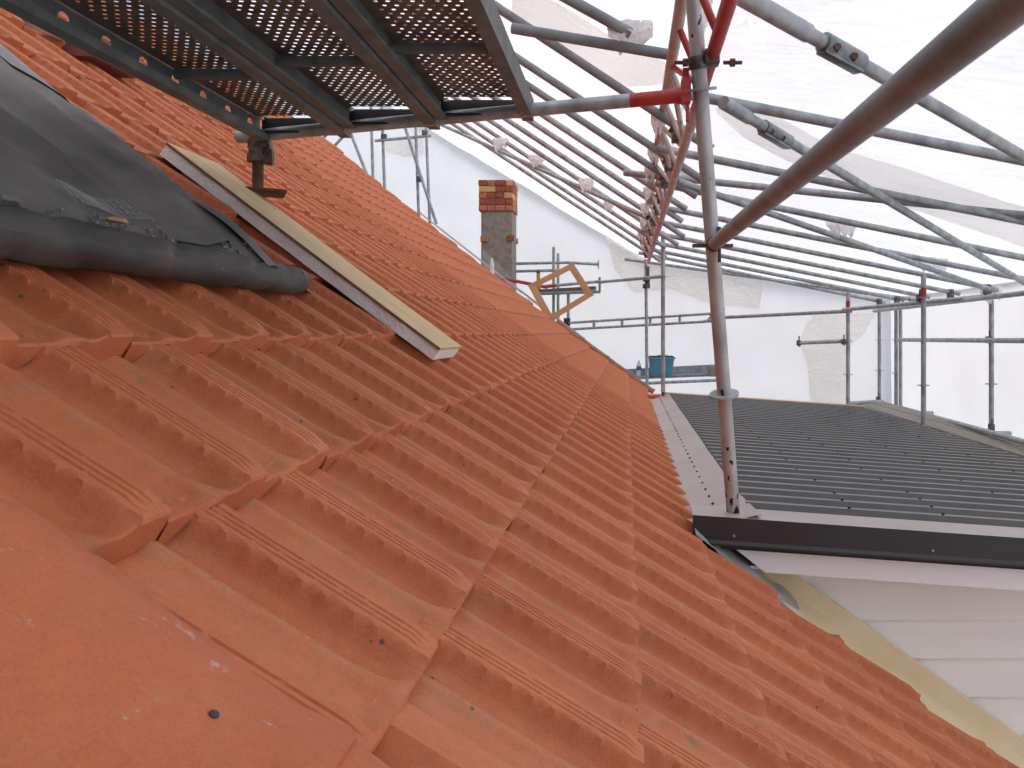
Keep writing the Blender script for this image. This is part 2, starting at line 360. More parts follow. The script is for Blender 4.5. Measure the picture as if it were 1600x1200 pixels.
for j in range(-18, 11):
    xn = GX * (j - 2); xu = xn - GX
    if xu < RIDGE: continue
    p0 = Vector((xn, 0, rz(xn))); p1 = Vector((xu, 0, rz(xu))); v = (p1 - p0).normalized(); u = Vector((0, 1, 0)); n = u.cross(v)
    ph = (1.10 if j % 2 == 0 else .985) + .028
    k0 = math.floor((NEAR - ph) / W) - 1; yend = cut_at(xn)
    for k in range(k0, 200):
        y = ph + k * W
        if y > yend: break
        a, b = max(0, NEAR - y), min(W, yend - y)
        if b - a < .02: continue
        jit = lambda s: random.uniform(-s, s)
        o = Vector((xn, y, rz(xn))) + v * jit(.0025) + n * jit(.0012)
        m = Matrix((u, v, n)).transposed().to_4x4(); m.translation = o
        m = m @ Matrix.Rotation(jit(.004), 4, 'Z') @ Matrix.Rotation(jit(.005), 4, 'Y')
        cpt = o + v * .17 + u * .12
        px, py = VX + F * cpt.x / max(cpt.y, .05), VY - F * cpt.z / max(cpt.y, .05)
        vis = -150 < px < 1750 and -100 < py < 1350 and cpt.y > .55 and not (cpt.x < -1.2 and cpt.y < 2.35)
        size = 1 / cpt.y ** 2 * (HT + .0) / cpt.length
        tiles.append((size if vis else 0, m, a, b))
tiles.sort(key=lambda t: -t[0])
hb = BASE['house']
for s, m, a, b in tiles[:296]:
    ob = bpy.data.objects.new('roof_tile', tile_me(a, b)); C.objects.link(ob); ob.parent = house
    m = m.copy(); m.translation -= hb; ob.matrix_local = m
vs, fs, cols = [], [], []
for s, m, a, b in tiles[296:]:
    tv, tf, tw = tile_data(a, b, False); o = len(vs); r = random.random()
    vs += [m @ Vector(q) - hb for q in tv]; fs += [tuple(i + o for i in f) for f in tf]; cols += [(q[0], q[1], r, 1) for q in tw]
me = bpy.data.meshes.new('distant_tiles'); me.from_pydata(vs, [], fs); me.update()
ca = me.color_attributes.new('wear', 'FLOAT_COLOR', 'POINT'); ca.data.foreach_set('color', [c for q in cols for c in q])
me.shade_smooth(); me.set_sharp_from_angle(angle=R(50)); me.materials.append(M['tile'])
ob = bpy.data.objects.new('distant_tiles', me); C.objects.link(ob); ob.parent = house; ob['kind'] = 'stuff'
# underlay below the tiles, rear slope, walls
def deck(x0, x1, y0, y1, n=12):
    def fn(u_, v_):
        x = x0 + (x1 - x0) * u_; return (x, y0 + (y1 - y0) * v_, rz(x) - .035)
    return MB().grid(fn, n, 1)
b_ = deck(RIDGE, .4, NEAR + .02, FAR - .02); b_.add(deck(.4, 2.35, NEAR + .02, CUT - .03).v, deck(.4, 2.35, NEAR + .02, CUT - .03).f)
b_.build('roof_underlay', 'deckwood', house)
zr = rz(RIDGE)
MB().add([(RIDGE, NEAR, zr), (RIDGE, FAR, zr), (RIDGE - 5.5, FAR, zr - 4.2), (RIDGE - 5.5, NEAR, zr - 4.2)], [(0, 1, 2, 3)]).build('rear_slope', 'oldcap', house)
for y in (NEAR + .16, FAR - .16):
    MB().prism([(2.0, y, -H)] + [(2.0 + (RIDGE - 2.0) * q / 12, y, rz(2.0 + (RIDGE - 2.0) * q / 12) - .12) for q in range(13)] + [ (RIDGE - 5.3, y, zr - 4.2), (RIDGE - 5.3, y, -H)], (0, .1 if y < 5 else -.1, 0)).build('gable_wall', 'wallpaint', house)
MB().box((1.9, (NEAR + CUT) / 2, (rz(2.) - .06 - H) / 2), (.12, CUT - NEAR - .5, H + rz(2.) - .1)).build('side_wall', 'wallpaint', house)
MB().box((.16, (CUT + FAR) / 2 + .3, (-1.1 - H) / 2), (.1, FAR - CUT - .9, H - 1.1)).build('side_wall', 'wallpaint', house)
# verge capping tiles beside the camera
def cap(x0, x1, yc, half, rise, lift, name, m, hole=False, seg=18, blunt=.5):
    mb = MB(); nl = 10
    def fn(a, t):
        q = (a - .5) * math.pi * 1.0; x = x0 + (x1 - x0) * t
        vdir = Vector((-.8115, 0, .5843)); nn = Vector((.5843, 0, .8115))
        yy = yc + half * math.sin(q) ; hh = lift + rise * (math.cos(q) ** blunt) + .010 * t * 0
        fl = .012 * max(0, 1 - t / .12)
        return Vector((x, yy * 1.0, rz(x))) + nn * (hh + fl)
    mb.grid(fn, seg, nl)
    n0 = len(mb.v)
    def fi(a, t):
        p = fn(a, t); c = Vector((p.x, yc, p.z)); return p + Vector((.5843, 0, .8115)) * -.016
    mb.grid(fi, seg, nl)
    r = seg + 1
    for base in (0, nl * r):
        mb.f += [(base + i, base + i + 1, n0 + base + i + 1, n0 + base + i) for i in range(seg)]
    for e in (0, seg):
        mb.f += [(j * r + e, (j + 1) * r + e, n0 + (j + 1) * r + e, n0 + j * r + e) for j in range(nl)]
    ob = mb.build(name, m, house, smooth=50)
    ca = ob.data.color_attributes.new('wear', 'FLOAT_COLOR', 'POINT')
    ca.data.foreach_set('color', [c for q in ob.data.vertices for c in (.4, 1., .3, 1)])
    return ob
CAPX = [-1.57, -1.15, -.725, -.295, .13, .56, .99, 1.42]
NNc = Vector((.5843, 0, .8115)); CY, CHW = .590, .155
for i, (a, b) in enumerate(zip(CAPX, CAPX[1:])):
    o_ = cap(b, a - .03, CY, CHW, .075, .016 + .004 * (i % 2), 'verge_cap', 'cap', blunt=.8)
    if i == 2: near_cap = o_

for k_ in range(400):            # nail hole in the nearest cap: where the sight line meets its surface
    q = P(335, 1115, .40 + .001 * k_)
    if abs(q.y - CY) < CHW:
        qq = math.asin((q.y - CY) / CHW); hcap = .018 + .075 * math.cos(qq) ** .8
        if (q - Vector((q.x, 0, rz(q.x)))).dot(NNc) - q.y * 0 < hcap: break
MB().disc(q - NNc * .0002, NNc + Vector((0, .42 * math.sin(qq), 0)), .0042, .0012, 12).build('nail_hole', 'dark', near_cap)
# weathered caps on the far verge
xs = [-1.02, -.66, -.30, .06, .36]
for a, b in zip(xs, xs[1:]):
    cap(b, a - .02, FAR - .02, .15, .055, .03, 'verge_cap', 'oldcap')
for x0, x1, m_, yo, h0, wd in ((-3.05, -1.55, 'paleboard', .08, .10, .10), (-1.75, -.62, 'lead', .13, .11, .12), (-1.45, -.66, 'whiteplastic', .02, .10, .045)):
    mb = MB()
    a = Vector((x0, FAR + yo, rz(x0) + h0)); b = Vector((x1, FAR + yo, rz(x1) + h0))
    mb.prism([a + Vector((0, -wd / 2, 0)), a + Vector((0, wd / 2, 0)), a + Vector((0, wd / 2, -.025)), a + Vector((0, -wd / 2, -.025))], b - a)
    mb.build('verge_flashing', m_, house)

# ------------------------------------------------------------------ annex: dark metal roof, fascia, weatherboard wall
BY = 3.04
def az(x): return -.737 - .07 * (x - .263)
AE, AF = 2.78, 9.2
annex = thing('annex', (1.6, 6, -H), 'low annex with dark ribbed metal roof and white weatherboard wall', 'annex')
PITCH = .155
y = BY + .16; XL = .508
ribs_total = int((AF - .1 - y) / PITCH)
k = 0
while k < ribs_total:
    n_ = min(5, ribs_total - k); mb = MB()
    prof_pts = []
    for q in range(n_):
        yb = y + (k + q) * PITCH
        prof_pts += [(yb, 0), (yb + .045, 0), (yb + .058, .034), (yb + .092, .034), (yb + .106, 0)]
    prof_pts.append((y + (k + n_) * PITCH, 0))
    def fn(u_, v_, pp=prof_pts):
        i = round(v_ * (len(pp) - 1)); x = XL + (AE - XL) * u_
        return (x, pp[i][0], az(x) + pp[i][1])
    mb.grid(fn, 6, len(prof_pts) - 1)
    for q in range(n_):       # closed rib ends
        yb = y + (k + q) * PITCH
        for x in (XL + .001, AE - .001):
            mb.add([(x, yb + .045, az(x) - .004), (x, yb + .058, az(x) + .034), (x, yb + .092, az(x) + .034), (x, yb + .106, az(x) - .004)], [(0, 1, 2, 3)])
    mb.build('roofing_sheet', 'metalroof', annex, smooth=15)
    k += n_
mb = MB()
for row, x in enumerate((.95, 1.35, 1.85, 2.35)):
    for q in range(ribs_total):
        if (q + row) % 2 == 0 or q < 3:
            yy = y + q * PITCH + .075; xx = x + .02 * math.sin(q * 7)
            mb.tube((xx, yy, az(xx) + .035), (xx, yy, az(xx) + .042), .007, 7)
tag(mb.build('roof_screws', 'dark', annex), kind='stuff')
# eave gutter edge
MB().prism([(AE + .01, BY + .1, az(AE) - .002), (AE + .09, BY + .1, az(AE) - .01), (AE + .09, BY + .1, az(AE) - .10), (AE + .01, BY + .1, az(AE) - .10)], (0, AF - BY - .15, 0)).build('gutter', 'flash', annex)
MB().prism([(.34, BY + .03, az(.34) - .04), (AE, BY + .03, az(AE) - .04), (AE, BY + .03, az(AE) - .12), (.34, BY + .03, az(.34) - .12)], (0, AF - BY - .06, 0)).build('roof_deck', 'deckwood', annex)
# apron flashing between tiles and metal roof
mb = MB()
ap = [(.10, -.80), (.285, -.800), (.39, -.761), (.50, -.722), (.505, -.730)]
def fap(u_, v_):
    i = round(u_ * (len(ap) - 1)); yy = BY + .012 + (AF - .05 - BY) * v_
    dx = (.035 * max(0, 1 - (yy - BY) / .5) if i >= 3 else 0)
    return (ap[i][0] + dx, yy, ap[i][1] + .003 * math.sin(yy * 5) - .07 * dx)
mb.grid(fap, len(ap) - 1, 14)
apron = mb.build('apron_flashing', 'flash', annex, smooth=20)
mb = MB()
for q in range(38):
    yy = BY + .22 + q * .155; xx = .385
    mb.tube((xx, yy, -.767), (xx - .003, yy, -.758), .006, 8)
tag(mb.build('rivets', 'dark', apron), kind='stuff')
# barge: top face has reflected light in its colour, front is charcoal
def bz(x, dz): return az(x) + dz
X0, X1 = .263, AE + .09
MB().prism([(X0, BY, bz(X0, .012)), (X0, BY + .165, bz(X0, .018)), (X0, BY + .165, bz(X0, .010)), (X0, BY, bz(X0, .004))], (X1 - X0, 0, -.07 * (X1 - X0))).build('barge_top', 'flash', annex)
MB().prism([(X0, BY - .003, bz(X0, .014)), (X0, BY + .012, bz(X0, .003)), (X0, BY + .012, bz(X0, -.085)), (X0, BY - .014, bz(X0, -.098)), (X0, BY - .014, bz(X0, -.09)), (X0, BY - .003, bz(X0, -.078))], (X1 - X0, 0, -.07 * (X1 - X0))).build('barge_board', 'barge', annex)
mb = MB()
for px in (1147, 1457):
    q = P(px, 837 + (px - 1147) * .074, BY - .006); mb.tube(q, q + Vector((0, -.006, 0)), .005, 8)
tag(mb.build('barge_screws', 'lead', annex), kind='stuff')
FY = BY + .035
MB().prism([(.39, FY, bz(.39, -.086)), (X1, FY, bz(X1, -.086)), (X1, FY, bz(X1, -.205)), (.555, FY, bz(.555, -.205))], (0, .025, 0)).build('fascia', 'fascia', annex)
WY = 3.30
MB().prism([(.50, FY + .026, bz(.5, -.19)), (X1, FY + .026, bz(X1, -.19)), (X1, FY + .026, bz(X1, -.20)), (.50, FY + .026, bz(.5, -.20))], (0, WY - FY + .1, 0)).build('soffit', 'fascia', annex)
zt = VY; ys_ = [-.70 - .0]
top = -.70
z_hi = -1.232 + .1645 * 3
for i in range(17):
    zt_ = z_hi - i * .1645; zb = zt_ - .1645
    x0 = max(.52, (-HT - zb) / .72 - .14)
    if zb > -.95: continue
    mb = MB(); rr = random.uniform(-.001, .001)
    mb.prism([(x0, WY + .010, zt_ + .012), (x0, WY - .012 + rr, zb), (x0, WY + .018, zb + .004), (x0, WY + .03, zb), (x0, WY + .03, zt_ + .012)], (AE - .1 - x0, 0, 0))
    mb.build('weatherboard', 'board', annex, smooth=20)
MB().box(((AE - .1 + 2.2) / 2, (WY + AF) / 2 + .05, (-3.85 - H) / 2), (AE - .1 - 2.2, AF - WY - .2, H - 3.85)).build('lower_wall', 'wallpaint', annex)
MB().box((AE - .16, (WY + AF) / 2 + .05, (-.99 - 3.9) / 2), (.08, AF - WY - .2, 2.85)).build('side_wall', 'wallpaint', annex)
# cream flashing running down beside the tiles
mb = MB()
def fcr(u_, v_):
    x = .50 + 1.75 * v_
    base = rz(x)
    pts = [(CUT - .10, -.012), (CUT + .02, .022), (WY - .060, .040), (WY - .030, .045), (WY - .027, .130), (WY - .013, .136)]
    i = round(u_ * 5); yy, dz = pts[i]
    wv = .006 * math.sin(x * 13) + .004 * math.sin(x * 31)
    return (x, yy + (wv if i < 2 else 0), base + dz + (wv * .5 if i < 2 else 0))
mb.grid(fcr, 5, 40)
mb.build('cream_flashing', 'cream', annex, smooth=40)
mb = MB()
def fld(u_, v_):
    x = .27 + .46 * v_; yy = BY - .03 + .20 * u_
    h = .06 * (1 - v_) ** 1.2 + .04 + .012 * math.sin(x * 40) * u_
    return (x, yy - .01 + .02 * math.sin(x * 22), rz(x) + h * (.55 + .75 * u_) * (1 - .3 * v_))
mb.grid(fld, 6, 24)
mb.build('lead_flashing', 'lead', annex, smooth=60)
MB().prism([(.45, AF - .11, az(.45) + .035), (AE + .05, AF - .11, az(AE) + .035), (AE + .05, AF - .11, az(AE) - .1), (.45, AF - .11, az(.45) - .1)], (0, .11, 0)).build('end_board', 'pine', annex)

# ------------------------------------------------------------------ membrane with its rolled edge
mem = thing('roofing_membrane', (-2.0, 1.6, rz(-2.0) + .06), 'wrinkled dark grey roofing membrane rolled up at its lower edge over the tiles', 'membrane')
MX0, MX1, MY0, MY1 = -1.0, -3.5, .35, 2.40
NN = Vector((.5843, 0, .8115))
def wr(x, yv):
    p = Vector((x * 1.1, yv * 3.2, 0))
    a = noise.noise(p) * .030 + noise.noise(Vector((x * 2.5 + yv * 1.5, yv * 7, 3.1))) * .013
    r_ = 1 - abs(noise.noise(Vector((x * .8 - yv * .6, yv * 4.5 + x * .8, 7.7))))
    return a * 1.25 + .040 * max(0, r_ - .72) / .28
def fm(u_, v_):
    x = MX0 + (MX1 - MX0) * u_; yv = MY0 + (MY1 - MY0) * v_ + (.03 * noise.noise(Vector((x * 2, 5, 0))) if v_ > .97 else 0)
    hh = .075 + wr(x, yv)
    if v_ > .93: hh -= .035 * (v_ - .93) / .07
    return Vector((x, yv, rz(x))) + NN * hh
mb = MB(); mb.grid(fm, 110, 90); mb.build('membrane_sheet', 'membrane', mem, smooth=80)
mb = MB()    # lighter lap along the far edge
def fl2(u_, v_):
    x = -1.62 - 1.6 * u_; y0 = MY1 - .60 + .30 * u_ - (.22 * (1 - u_)) ** 1 + .04 * math.sin(u_ * 9); y1 = MY1 - .03
    y0 = MY1 - min(1.2, .05 + 2.0 * u_)
    yv = y0 + (y1 - y0) * v_
    return Vector((x, yv, rz(x))) + NN * (.081 + wr(x, yv) - .035 * max(0, ((yv - MY0) / (MY1 - MY0) - .93) / .07))
mb.grid(fl2, 40, 14); mb.build('membrane_lap', 'membrane_light', mem, smooth=80)
mb = MB()    # roll
RX = -1.0; seg = 26
def fr(u_, v_):
    q = 2 * math.pi * u_; yv = .30 + 1.90 * v_
    r = .042 + .006 * noise.noise(Vector((math.cos(q) * 1.1, math.sin(q) * 1.1, yv * 3))) + .003 * noise.noise(Vector((math.cos(q) * 3, math.sin(q) * 3, yv * 9)))
    for c in (.86, 1.12, 1.30, 1.62, 1.93, 2.08):     # creases across the roll
        r -= .009 * max(0, 1 - abs(yv - c - .06 * math.sin(q + c * 3)) / .022) ** 1.3
    sag = .008 * math.sin(yv * 2.3)
    c = Vector((RX + sag, yv, rz(RX))) + NN * .080
    return c + Vector((math.cos(q) * r * 1.05, 0, math.sin(q) * r * .98))
mb.grid(fr, seg, 90)
n1 = seg + 1; o_ = 90 * n1
mb.f.append(tuple(o_ + i for i in range(seg)))
mb.build('rolled_edge', 'roll', mem, smooth=70)
c = Vector((RX + .008 * math.sin(2.2 * 2.3), 2.195, rz(RX))) + NN * .080
mb = MB(); mb.tube(c, c + Vector((.0, .05, 0)), .043, 20, r1=.036); mb.tube(c + Vector((0, .05, 0)), c + Vector((0, .052, 0)), .03, 20, r1=.005)
mb.build('roll_end', 'roll', mem)
mb = MB()    # flap folded back at the end of the roll
def ff(u_, v_):
    x = -.99 - .20 * u_; yv = 1.98 + .27 * v_ * (1 - .35 * u_)
    return Vector((x, yv, rz(x))) + NN * (.081 + wr(x, yv) + .012 * math.sin(math.pi * u_) * (1 - v_ * .6) - .045 * v_ ** 2.5)
mb.grid(ff, 14, 10); mb.build('folded_flap', 'membrane', mem, smooth=80)
mb = MB()    # torn grey strip on the membrane
for (x, yv, l, wd, an) in ((-1.08, 1.80, .20, .045, .15),):
    def ft(u_, v_, x=x, yv=yv, l=l, wd=wd, an=an):
        dx = (v_ - .5) * wd; dy = (u_ - .5) * l
        xx = x + dx + dy * an; yy = yv + dy
        return Vector((xx, yy, rz(xx))) + NN * (.086 + wr(xx, yy) + .012 * math.sin(u_ * 3))
    mb.grid(ft, 8, 3)
mb.build('torn_strip', 'membrane_light', mem, smooth=80)
# scraps lying on the membrane
def rock(x, yv, sx, m_, label, cat, name, flat=.6):
    bm = bmesh.new(); bmesh.ops.create_icosphere(bm, subdivisions=2, radius=1)
    mb = MB(); c = Vector((x, yv, rz(x))) + NN * (.088 + wr(x, yv) + sx * flat * .6)
    for v in bm.verts:
        k_ = 1 + .35 * noise.noise(v.co * 1.7 + Vector((x * 9, yv * 9, 0)))
        v.co = Vector((v.co.x * sx * k_, v.co.y * sx * 1.5 * k_, v.co.z * sx * flat * k_))
    mb.add([c + v.co for v in bm.verts], [tuple(v.index for v in f.verts) for f in bm.faces]); bm.free()
    return tag(mb.build(name, m_, smooth=25), label, cat)
rock(-1.30, 1.40, .016, 'stone', 'pale pebble lying alone on the grey membrane', 'pebble', 'pebble')
rock(-1.055, 1.24, .020, 'stone', 'grey mortar lump beside the rolled membrane edge', 'mortar lump', 'mortar_lump')
rock(-1.045, 1.47, .017, 'brick3', 'orange tile chip on the membrane next to the roll', 'tile chip', 'tile_chip', .35)
mb = MB()
for i in range(420):
    yv = random.uniform(.8, 2.3); x = -1.032 - abs(random.gauss(0, .022)); s_ = random.uniform(.001, .0036)
    c = Vector((x, yv, rz(x))) + NN * (.080 + wr(x, yv))
    mb.box(c, (s_ * 2, s_ * 2.4, s_ * 1.5), Matrix.Rotation(random.random() * 3, 3, 'Z'))
tag(mb.build('grit', 'stone', smooth=0), 'line of dark grit and crumbs gathered behind the membrane roll', 'grit', kind='stuff')
mb = MB()    # scrap of wire mesh
def zm(x, yv): return Vector((x, yv, rz(x))) + NN * (.092 + wr(x, yv))
for i in range(12):
    for sg_ in (-1, 1):
        y0 = 1.40 + .018 * i; mb.tube(zm(-1.10 - .028 * sg_, y0), zm(-1.10 + .028 * sg_, y0 + .03), .0014, 5)
tag(mb.build('wire_mesh', 'lead'), 'small scrap of wire mesh lying on the grey membrane', 'wire mesh')

# ------------------------------------------------------------------ insulated board strip on the tiles
BX0, BX1, BD0, BD1 = -.705, -1.66, 2.68, 3.02
ib = thing('insulation_board', (-1.1, 2.85, rz(-1.1) + .05), 'strip of chipboard faced white foam insulation lying down the tiles', 'board')
def slab(h0, h1, d0, d1, x0=BX0, x1=BX1):
    n_ = 24; mb = MB()
    def f_(u_, v_):
        pr = [(d0, h0), (d1, h0), (d1, h1), (d0, h1), (d0, h0)][round(v_ * 4)]; x = x0 + (x1 - x0) * u_
        return Vector((x, pr[0] + .004 * math.sin(x * 40) * (h0 < .06), rz(x))) + NN * pr[1]
    mb.grid(f_, n_, 4)
    r_ = n_ + 1
    mb.f.append((0, r_, 2 * r_, 3 * r_)); mb.f.append((n_, r_ + n_, 2 * r_ + n_, 3 * r_ + n_))
    return mb
slab(.046, .086, BD0 + .004, BD1 - .01).build('foam_core', 'foam', ib, smooth=20)
slab(.0865, .097, BD0, BD1).build('facing_board', 'ply', ib, smooth=20)
slab(.0875, .096, BD0 - .0025, BD0 - .0005).build('board_edge', 'plyedge', ib, smooth=20)

# ------------------------------------------------------------------ scaffold platform above
J = P(403, 213, 3.05); PR = P(1090, 147, 2.70)
jack = thing('screw_jack', P(403, 300, 3.05), 'rusty screw jack with square base plate standing on the insulation board', 'screw jack')
jb = P(403, 300, 3.05)
mb = MB(); mb.box(jb, (.20, .17, .010), Matrix.Rotation(.5, 3, 'Z')); mb.build('base_plate', 'rust', jack, bevel=.002)
mb = MB(); mb.tube(jb + Vector((0, 0, .004)), jb + Vector((0, 0, .17)), .020, 16)
for i in range(20): mb.disc(jb + Vector((0, 0, .03 + .0068 * i)), (0, .06, 1), .0212, .003, 16)
mb.build('threaded_stem', 'rust', jack)
mb = MB(); mb.tube(jb + Vector((0, 0, .125)), jb + Vector((0, 0, .235)), .034, 18); mb.tube(jb + Vector((0, 0, .118)), jb + Vector((0, 0, .145)), .042, 8)
mb.box(jb + Vector((.05, -.01, .135)), (.03, .02, .06)); mb.build('collar_nut', 'coupler', jack)
trn = thing('transom', J, 'grey scaffold transom with red painted end carrying the steel decks', 'transom')
dv = (PR - J).normalized()
A = J - dv * .09 + Vector((0, 0, .004))
mb = MB(); mb.tube(A, PR - dv * .24, TR, 18, rings=6); mb.build('tube', 'galv', trn)
mb = MB(); mb.tube(PR - dv * .24, PR - dv * .045, TR * 1.02, 18, rings=4); mb.build('red_sleeve', 'red', trn)
mb = MB(); mb.tube(PR - dv * .075, PR - dv * .03, TR * 1.2, 16)
mb.box(PR - dv * .042 + Vector((0, -.004, .012)), (.034, .044, .085)); mb.box(PR - dv * .042 + Vector((0, -.004, .07)), (.022, .012, .05)); mb.box(PR - dv * .036 + Vector((0, 0, -.06)), (.012, .012, .07))
mb.build('wedge_head', 'red', trn, bevel=.003)
mb = MB(); mb.box(J + Vector((.01, 0, -.035)), (.075, .06, .035)); mb.tube(J + Vector((.055, -.03, -.055)), J + Vector((.055, -.03, .01)), .008, 8); mb.build('clip', 'coupler', trn, bevel=.003)

def perf(mb, o, ux, uy, nx, ny, hole, pu, pv, stagger=True, rounded=True):
    """sheet of nx x ny cells with an eight-sided hole in each; o corner, ux/uy unit vectors"""
    for j in range(ny):
        off = (pu / 2 if (stagger and j % 2) else 0)
        for i in range(nx - (1 if (stagger and j % 2) else 0)):
            c = o + ux * (off + (i + .5) * pu) + uy * ((j + .5) * pv)
            out = [(-1, -1), (0, -1), (1, -1), (1, 0), (1, 1), (0, 1), (-1, 1), (-1, 0)]
            vs = [c + ux * (a * pu / 2) + uy * (b * pv / 2) for a, b in out]
            vs += [c + ux * (hole[0] * math.cos(math.atan2(b, a))) + uy * (hole[1] * math.sin(math.atan2(b, a))) for a, b in out]
            mb.add(vs, [(q, (q + 1) % 8, 8 + (q + 1) % 8, 8 + q) for q in range(8)])
        if off:
            for x0 in (0, nx * pu - pu / 2):
                a = o + ux * x0 + uy * (j * pv); mb.add([a, a + ux * (pu / 2), a + ux * (pu / 2) + uy * pv, a + uy * pv], [(0, 1, 2, 3)])
plabels = ['steel scaffold deck beside the screw jack with slotted outer rail', 'steel scaffold deck between the two others on the transom', 'steel scaffold deck whose edge is next to the red transom end']
xe = [-1.455, -1.085, -.715, -.345]
for i in range(3):
    xa, xb = xe[i] + .004, xe[i + 1] - .004
    t_ = ((xa + xb) / 2 - J.x) / (PR.x - J.x); yT = J.y + (PR.y - J.y) * t_ + .03; zb = J.z + (PR.z - J.z) * t_ - .016
    y0 = yT - 2.45
    pl = thing('scaffold_deck', ((xa + xb) / 2, (y0 + yT) / 2, zb), plabels[i], 'scaffold deck', 'steel decks on the transom')
    zd = zb + .075
    mb = MB(); nx = 9; pu = (xb - xa - .07) / nx; ny = 90; pv = (2.45 - .1) / ny
    perf(mb, Vector((xa + .035, y0 + .05, zd)), Vector((1, 0, 0)), Vector((0, 1, 0)), nx, ny, (.0062, .0048), pu, pv)
    for x0, x1_ in ((xa + .004, xa + .035), (xb - .035, xb - .004)): mb.add([(x0, y0, zd), (x1_, y0, zd), (x1_, yT, zd), (x0, yT, zd)], [(0, 1, 2, 3)])
    mb.build('perforated_plate', 'deck', pl, smooth=0)
    for s_ in (0, 1):
        xo = xa if s_ == 0 else xb; sg = 1 if s_ == 0 else -1
        if i == 0 and s_ == 0:      # outer rail with slots
            mb = MB(); nh = 15; pv2 = 2.45 / nh
            perf(mb, Vector((xo, y0, zb + .012)), Vector((0, 1, 0)), Vector((0, 0, 1)), nh, 1, (.021, .015), pv2, .06, False)
            mb.prism([(xo, y0, zb - .016), (xo + .045, y0, zb - .016), (xo + .045, y0, zb + .012), (xo, y0, zb + .012)], (0, 2.45, 0))
            mb.prism([(xo, y0, zb + .0725), (xo + .003, y0, zb + .0725), (xo + .003, y0, zb + .079), (xo, y0, zb + .079)], (0, 2.45, 0))
        else:
            mb = MB()
            pr = [(0, 0), (.042, 0), (.042, .010), (.016, .016), (.012, .03), (.012, .073), (0, .079)]
            mb.prism([(xo + sg * a, y0, zb + b) for a, b in pr], (0, 2.45, 0))
        mb.build('side_rail', 'steel', pl, smooth=20)
    for yy in (yT - .62, yT - 1.4):
        mb = MB(); mb.tube((xa + .03, yy, zd - .03), (xb - .03, yy, zd - .03), .017, 10); mb.build('cross_brace', 'steel', pl)
    mb = MB(); mb.box(((xa + xb) / 2, yT - .012, zb + .045), (xb - xa - .03, .008, .06)); mb.box(((xa + xb) / 2, yT - .03, zb + .012), (xb - xa - .03, .045, .008)); mb.build('end_plate', 'barge', pl)
    mb = MB(); q = Vector((xa + .05, yT - .10, zb + .05)); mb.tube(q, q + Vector((.012, -.006, 0)), .007, 8); mb.build('bolt', 'whiteplastic', pl)

# the leaning post in front and its ledger
def lerp(a, b, t): return a + (b - a) * t
PB = P(1146, 802, 3.14); PT = P(1079, -60, 2.60)
post = thing('scaffold_post', PB, 'leaning grey scaffold post standing on the apron flashing', 'scaffold post')
PRAD = .0275
pd = (PT - PB).normalized()
ext = PB + (PT - PB) * 1.12
mpost = M['post'].copy(); mpost.name = 'flaked_post'
t = mpost.node_tree; b = t.nodes['Principled BSDF']
src = b.inputs['Base Color'].links[0].from_socket
g_ = t.nodes.new('ShaderNodeNewGeometry'); mp_ = t.nodes.new('ShaderNodeMapping'); mp_.inputs['Scale'].default_value = (1, 1, .45)
nz = t.nodes.new('ShaderNodeTexNoise'); nz.inputs['Scale'].default_value = 34; nz.inputs['Detail'].default_value = 2
t.links.new(g_.outputs['Position'], mp_.inputs[0]); t.links.new(mp_.outputs[0], nz.inputs['Vector'])
sx_ = t.nodes.new('ShaderNodeSeparateXYZ'); t.links.new(g_.outputs['Position'], sx_.inputs[0])
mr = t.nodes.new('ShaderNodeMapRange'); mr.inputs['From Min'].default_value = H - .80; mr.inputs['From Max'].default_value = H - .15
mr.inputs['To Min'].default_value = .57; mr.inputs['To Max'].default_value = .74; t.links.new(sx_.outputs['Z'], mr.inputs['Value'])
gt = t.nodes.new('ShaderNodeMath'); gt.operation = 'GREATER_THAN'; t.links.new(nz.outputs['Fac'], gt.inputs[0]); t.links.new(mr.outputs[0], gt.inputs[1])
mx = t.nodes.new('ShaderNodeMix'); mx.data_type = 'RGBA'; t.links.new(gt.outputs[0], mx.inputs['Factor']); t.links.new(src, mx.inputs['A']); mx.inputs['B'].default_value = (.018, .014, .013, 1)
t.links.new(mx.outputs['Result'], b.inputs['Base Color'])
mb = MB(); mb.tube(PB, ext, PRAD, 24, rings=12, hollow=True); mb.build('tube', mpost, post)
def on_post(py):
    a, b = PB, PT
    lo, hi = 0, 1.12
    for _ in range(40):
        m_ = (lo + hi) / 2; q = a + (b - a) * m_
        if VY - F * q.z / q.y > py: lo = m_
        else: hi = m_
    return a + (b - a) * lo
for py in (140, 616):
    mb = MB(); mb.disc(on_post(py), pd, .058, .009, 24); mb.build('rosette', 'galv', post, bevel=.001)
q = on_post(384); mb = MB(); mb.box(q + Vector((.0, 0, 0)), (.15, .03, .012)); mb.box(q + Vector((.02, -.04, 0)), (.012, .014, .13)); mb.build('cross_lug', 'rust', post, bevel=.002)
q = on_post(98); cp = thing('swivel_coupler', q, 'dark bolted swivel coupler joining the leaning post to the red beam', 'coupler')
mb = MB(); mb.tube(q - pd * .022, q + pd * .022, PRAD + .009, 16); mb.box(q + Vector((.045, -.02, .01)), (.05, .05, .05)); mb.build('clamp', 'coupler', cp, bevel=.004)
for s_ in (-1, 1):
    mb = MB(); e = q + Vector((.035 + s_ * .085, -.015, -.005)); mb.tube(e - Vector((.035, 0, 0)), e + Vector((.03, 0, 0)), .007, 8); mb.tube(e - Vector((s_ * .012, 0, 0)), e + Vector((s_ * .006, 0, 0)), .014, 6); mb.build('bolt', 'rust', cp)
q = on_post(383); q1 = P(1585, 0, .76); dvl = (q1 - q).normalized()
